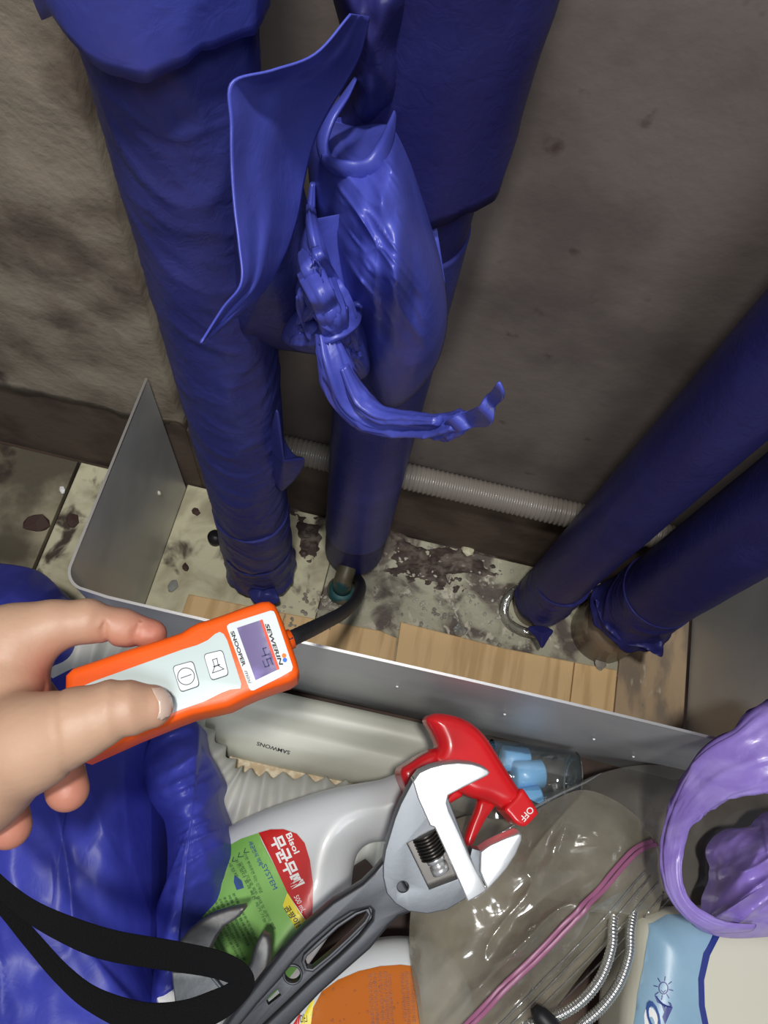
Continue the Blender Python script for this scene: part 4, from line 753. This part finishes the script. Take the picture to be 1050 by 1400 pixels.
# ================================================================== gas detector
ZD = .42; pld = level(ZD); D = lambda x, y, h=0: pld.at(x, y, h)
det = thing('gas_detector', P(250, 935, ZD - .014), 'orange handheld gas detector with small screen and pale key panel, held in hand', 'detector')
outl = [(357, 820), (368, 819.5), (376, 825), (382, 837), (395, 870), (406, 902), (409, 915), (406, 924), (396, 931), (372, 939), (350, 947), (330, 956), (312, 965), (290, 970), (262, 976), (235, 986), (180, 1008), (108, 1040), (98, 1034), (90, 1000), (86, 960), (87, 922), (97, 912), (130, 901), (170, 887), (228, 869), (246, 863), (258, 855), (270, 849), (284, 845), (305, 838), (332, 828)]
bodyo = prism('body_shell', pld, [outl], 0.0, .028, .0045, M['orange'], det); bodyo.data.polygons.foreach_set('use_smooth', [True] * len(bodyo.data.polygons))
prism('key_panel', pld, [[(300.5, 864), (306, 867), (311, 876), (321, 907), (330, 935), (329, 941.5), (315, 943), (303, 947.5), (279, 959.5), (250, 969.5), (200, 988), (130, 1014), (106, 1022), (98, 990), (97, 945), (130, 931), (180, 913), (250, 888), (270, 882), (284, 875.5), (294, 867)]], .0005, .001, .0001, M['panel'], det)
prism('display_face', pld, [[(310.8, 860), (310.5, 856), (313.5, 853), (340, 844.5), (370, 835), (374.5, 836), (377, 841), (389, 877), (400.5, 912), (399, 917), (385, 925), (347, 944), (343, 944), (340.5, 941), (326, 902)]], .0006, .001, .0001, M['face'], det)
prism('screen', pld, [[(324, 859), (358.6, 847.6), (382, 915), (349.5, 930.5)]], .0008, .0006, 0, M['lcd'], det)
prism('screen_edge', pld, [[(355.5, 848.6), (359, 847.5), (382.4, 915), (378.8, 916.7)]], .0009, .0002, 0, M['lcdred'], det)
surf = lambda h: (lambda x, y: D(x, y, h))
for s, a, b, hh, k in (('SEWERIN', (362.4, 854), (382.6, 911), 5.2, dict(bold=.03, shear=.15)), ('SNOOPER', (315.3, 864.5), (332, 912), 5.0, dict(bold=.03)), ('mini', (334.2, 918), (340.2, 935.6), 4.8, dict(shear=.25))):
    text('printed_lettering', s, a, b, hh, surf(.00095), M['black'], det, **k)
def seg7(digit, o, e, u, ch, m, parent):
    sg = {'4': 'fgbc', '5': 'afgcd'}[digit]; pos = dict(a=((0, 1), (1, 1)), b=((1, 1), (1, .5)), c=((1, .5), (1, 0)), d=((0, 0), (1, 0)), e=((0, 0), (0, .5)), f=((0, .5), (0, 1)), g=((0, .5), (1, .5)))
    for s in sg:
        (x0, y0), (x1, y1) = pos[s]; q = [np.array(o) + np.array(e) * x0 + np.array(u) * y0, np.array(o) + np.array(e) * x1 + np.array(u) * y1]
        stroke('lcd_digit', D, q, 1.6, .00105, m, parent)
seg7('4', (355, 889), (3.4, 9), (9.5, -3.2), 0, M['digit'], det); seg7('5', (359.5, 904), (3.2, 8.5), (10.5, -3.6), 0, M['digit'], det)
circ = lambda x, y, r, n=16, sy=1.: [(x + r * math.cos(t), y + r * sy * math.sin(t)) for t in np.linspace(0, 2 * math.pi, n, endpoint=False)]
prism('emblem', pld, [circ(388.4, 896.8, 3.1)], .0009, .0003, 0, M['logoo'], det); prism('emblem', pld, [circ(389.6, 902.8, 3.0)], .0009, .0003, 0, M['logob'], det)
def rrect(c, k=.18, n=5):
    c = np.array(c, float); out = []
    for i in range(4):
        p, a, b = c[i], c[i - 1], c[(i + 1) % 4]; A_ = p + (a - p) * k; B_ = p + (b - p) * k
        for t in np.linspace(0, 1, n): out.append(tuple((1 - t) ** 2 * A_ + 2 * t * (1 - t) * p + t * t * B_))
    return out
for c in ([(278, 895), (304.8, 888.6), (313.5, 923.5), (289, 931.5)], [(235.5, 911.5), (264.5, 903.5), (274, 938.5), (247, 947.5)]):
    cc = np.array(c, float).mean(0); prism('key', pld, [rrect(c)], .0010, .001, .0, M['keyline'], det); prism('key', pld, [rrect([cc + (np.array(p) - cc) * .94 for p in c])], .0014, .001, .0001, M['key'], det)
stroke('key_symbol', D, circ(255, 925.5, 11.5, 28, 1.0), 1.1, .0016, M['keyline'], det, True); stroke('key_symbol', D, [(248, 928), (262, 923)], 1.2, .0016, M['keyline'], det)
stroke('key_symbol', D, [(291, 903), (297, 901), (299, 911), (306.5, 915.5), (291, 921), (294, 912.5)], 1.1, .0016, M['keyline'], det, True); stroke('key_symbol', D, [(292.5, 912.5), (301, 909.5)], 1.6, .0016, M['keyline'], det)
S = spline([(385, 879, .407), (405, 870, .400), (428, 859, .360), (450, 848, .295), (468, 838, .225), (484, 824, .14), (492, 808, .08), (492, 798, .035), (488, 792, .012)], 90)
tube('probe', [P(*q) for q in S], np.interp(np.linspace(0, 1, 90), [0, .3, 1], [.0040, .0046, .0062]), M['probe'], det, 20, disp=lambda i, th: np.full(len(th), 1 + .02 * math.sin(i * 2.2)))
tube('probe_socket', [P(380, 881, .405), P(399, 873, .404)], [.0062, .0052], M['orange'], det, 20)

# wrist strap
S = spline([(-90, 1120, .380, 9), (-40, 1172, .370, 10), (0, 1212, .360, 10), (40, 1244, .350, 12), (90, 1270, .340, 15), (150, 1292, .325, 17.5), (230, 1306, .305, 17.5), (290, 1317, .292, 16), (322, 1329, .287, 14), (334, 1343, .285, 12), (322, 1358, .285, 14), (296, 1375, .286, 17), (250, 1392, .290, 18), (193, 1392, .296, 16), (129, 1367, .305, 12), (86, 1333, .312, 10), (43, 1285, .322, 9), (0, 1235, .336, 8), (-50, 1190, .350, 8), (-100, 1160, .36, 8)], 220)
C = np.array([P(a, b, z) for a, b, z, r in S])
tag(tube('wrist_strap', C, np.array([r * (H - z) / F for a, b, z, r in S]), M['webbing'], None, 20, flat=(.10, 1)), 'black woven wrist strap looping over the blue bag and the old wrench', 'strap')

# ================================================================== the hand
hand = thing('person', P(20, 980, .40), 'bare left hand gripping the orange gas detector, thumb on its keys', 'person')
def K(px, py, z): return P(px, py, z)
h = .00135
lo = np.min([K(-470, 1240, .33), K(250, 800, .35), K(-470, 800, .45)], 0) - .02; pts_all = [K(a, b, z) for a, b in ((-330, 900), (-330, 1160), (250, 820), (250, 1180), (0, 1190), (0, 800)) for z in (.35, .45)]
lo = np.min(pts_all, 0) - .012; hi = np.max(pts_all, 0) + .012; G = sdf_grid(lo, hi, h)
c_ = lambda a, ra, b, rb: cone(G, K(*a), K(*b), ra, rb)
palm = c_((-150, 935, .395), .030, (18, 874, .408), .0160)
palm = smin(palm, c_((-150, 1035, .395), .034, (-50, 1058, .405), .0290), .02)
palm = smin(palm, c_((-50, 1058, .405), .0285, (40, 1016, .425), .0205), .015)
palm = smin(palm, c_((-100, 985, .39), .034, (5, 945, .405), .0200), .02)
palm = smin(palm, c_((-150, 1000, .39), .034, (-420, 1060, .38), .031), .03)
thumb = smin(c_((40, 1016, .425), .0195, (98, 993, .4335), .0155), c_((98, 993, .4335), .0148, (160, 970, .4350), .0134), .008)
thumb = smin(thumb, c_((160, 970, .4345), .0126, (206, 966, .4318), .0100), .005)
index = smin(c_((18, 874, .408), .0152, (70, 856, .410), .0120), c_((70, 856, .410), .0118, (118, 849, .409), .0108), .006)
index = smin(index, c_((118, 849, .409), .0102, (168, 858, .404), .0093), .004)
index = smin(index, c_((168, 858, .404), .0090, (207, 868, .400), .0080), .003)
mid = smin(c_((10, 920, .392), .014, (75, 985, .376), .0100), c_((75, 985, .376), .0095, (92, 1080, .380), .0106), .005)
rg = smin(c_((-20, 960, .385), .014, (0, 1050, .372), .0105), c_((0, 1050, .372), .0100, (12, 1130, .377), .0108), .005)
f = smin(palm, index, .010); f = smin(f, thumb, .010); f = smin(f, mid, .004); f = smin(f, rg, .004)
def groove(f, a, b, wd, dp, rad):
    A_, B_ = K(*a), K(*b); t = (B_ - A_) / np.linalg.norm(B_ - A_); s_ = (G - A_) @ t; r_ = np.linalg.norm(G - A_, axis=-1)
    s_ = s_ + .15 * (r_ ** 2 - s_ ** 2) / .012
    return f + dp * np.exp(-(s_ / wd) ** 2) * (r_ < rad)
for (x, y, z, dx, dy, dp, rr_) in ((174, 969, .435, 40, -6, .0006, .019), (168, 970, .435, 40, -6, .0004, .019), (181, 968, .435, 40, -6, .0004, .019), (148, 874, .405, 40, 8, .0010, .012), (190, 874, .402, 40, 10, .0008, .010), (142, 858, .407, 40, 8, .0002, .014), (100, 992, .434, 40, -8, .0004, .022), (72, 934, .42, 40, 14, .0010, .012), (62, 930, .42, 40, 6, .0008, .011), (110, 1040, .41, 50, -22, .0007, .016)):
    f = groove(f, (x, y, z), (x + dx, y + dy, z), .0015, dp * 1.9, rr_)
V, Fc = surface_nets(f, lo, h)
hm = fixn(mesh('hand', V, Fc, M['skin'], hand))
ca = hm.data.attributes.new('flush', 'FLOAT', 'POINT'); fl_ = np.zeros(len(V))
for (x, y, z, rad) in ((215, 872, .40, .020), (165, 866, .400, .014), (92, 1085, .38, .020), (12, 1135, .377, .022), (226, 968, .43, .007), (70, 930, .41, .014), (100, 1040, .40, .012)):
    fl_ = np.maximum(fl_, np.exp(-(np.linalg.norm(V - K(x, y, z), axis=1) / rad) ** 2))
ca.data.foreach_set('value', fl_.astype(np.float32))
nt = M['skin'].node_tree; at = nt.nodes.new('ShaderNodeAttribute'); at.attribute_name = 'flush'; bs = nt.nodes['Principled BSDF']; src = bs.inputs['Base Color'].links[0].from_socket
mx = nt.nodes.new('ShaderNodeMix'); mx.data_type = 'RGBA'; nt.links.new(at.outputs['Fac'], mx.inputs[0]); nt.links.new(src, mx.inputs[6]); mx.inputs[7].default_value = (.56, .20, .135, 1); nt.links.new(mx.outputs[2], bs.inputs['Base Color'])
sm = hm.modifiers.new('sm', 'SMOOTH'); sm.iterations = 2; sm.factor = .5
sk = onto([hm], .0003)
nl = patch('thumbnail', [(206, 942), (215, 940.5), (225, 944), (232, 952), (235, 962), (234, 972), (229, 980), (220, 984), (214, 982), (217, 972), (216, 960), (211, 950)], sk, M['nail'], hand, 4, lip=.0004); nl['label'] = 'pale thumbnail'
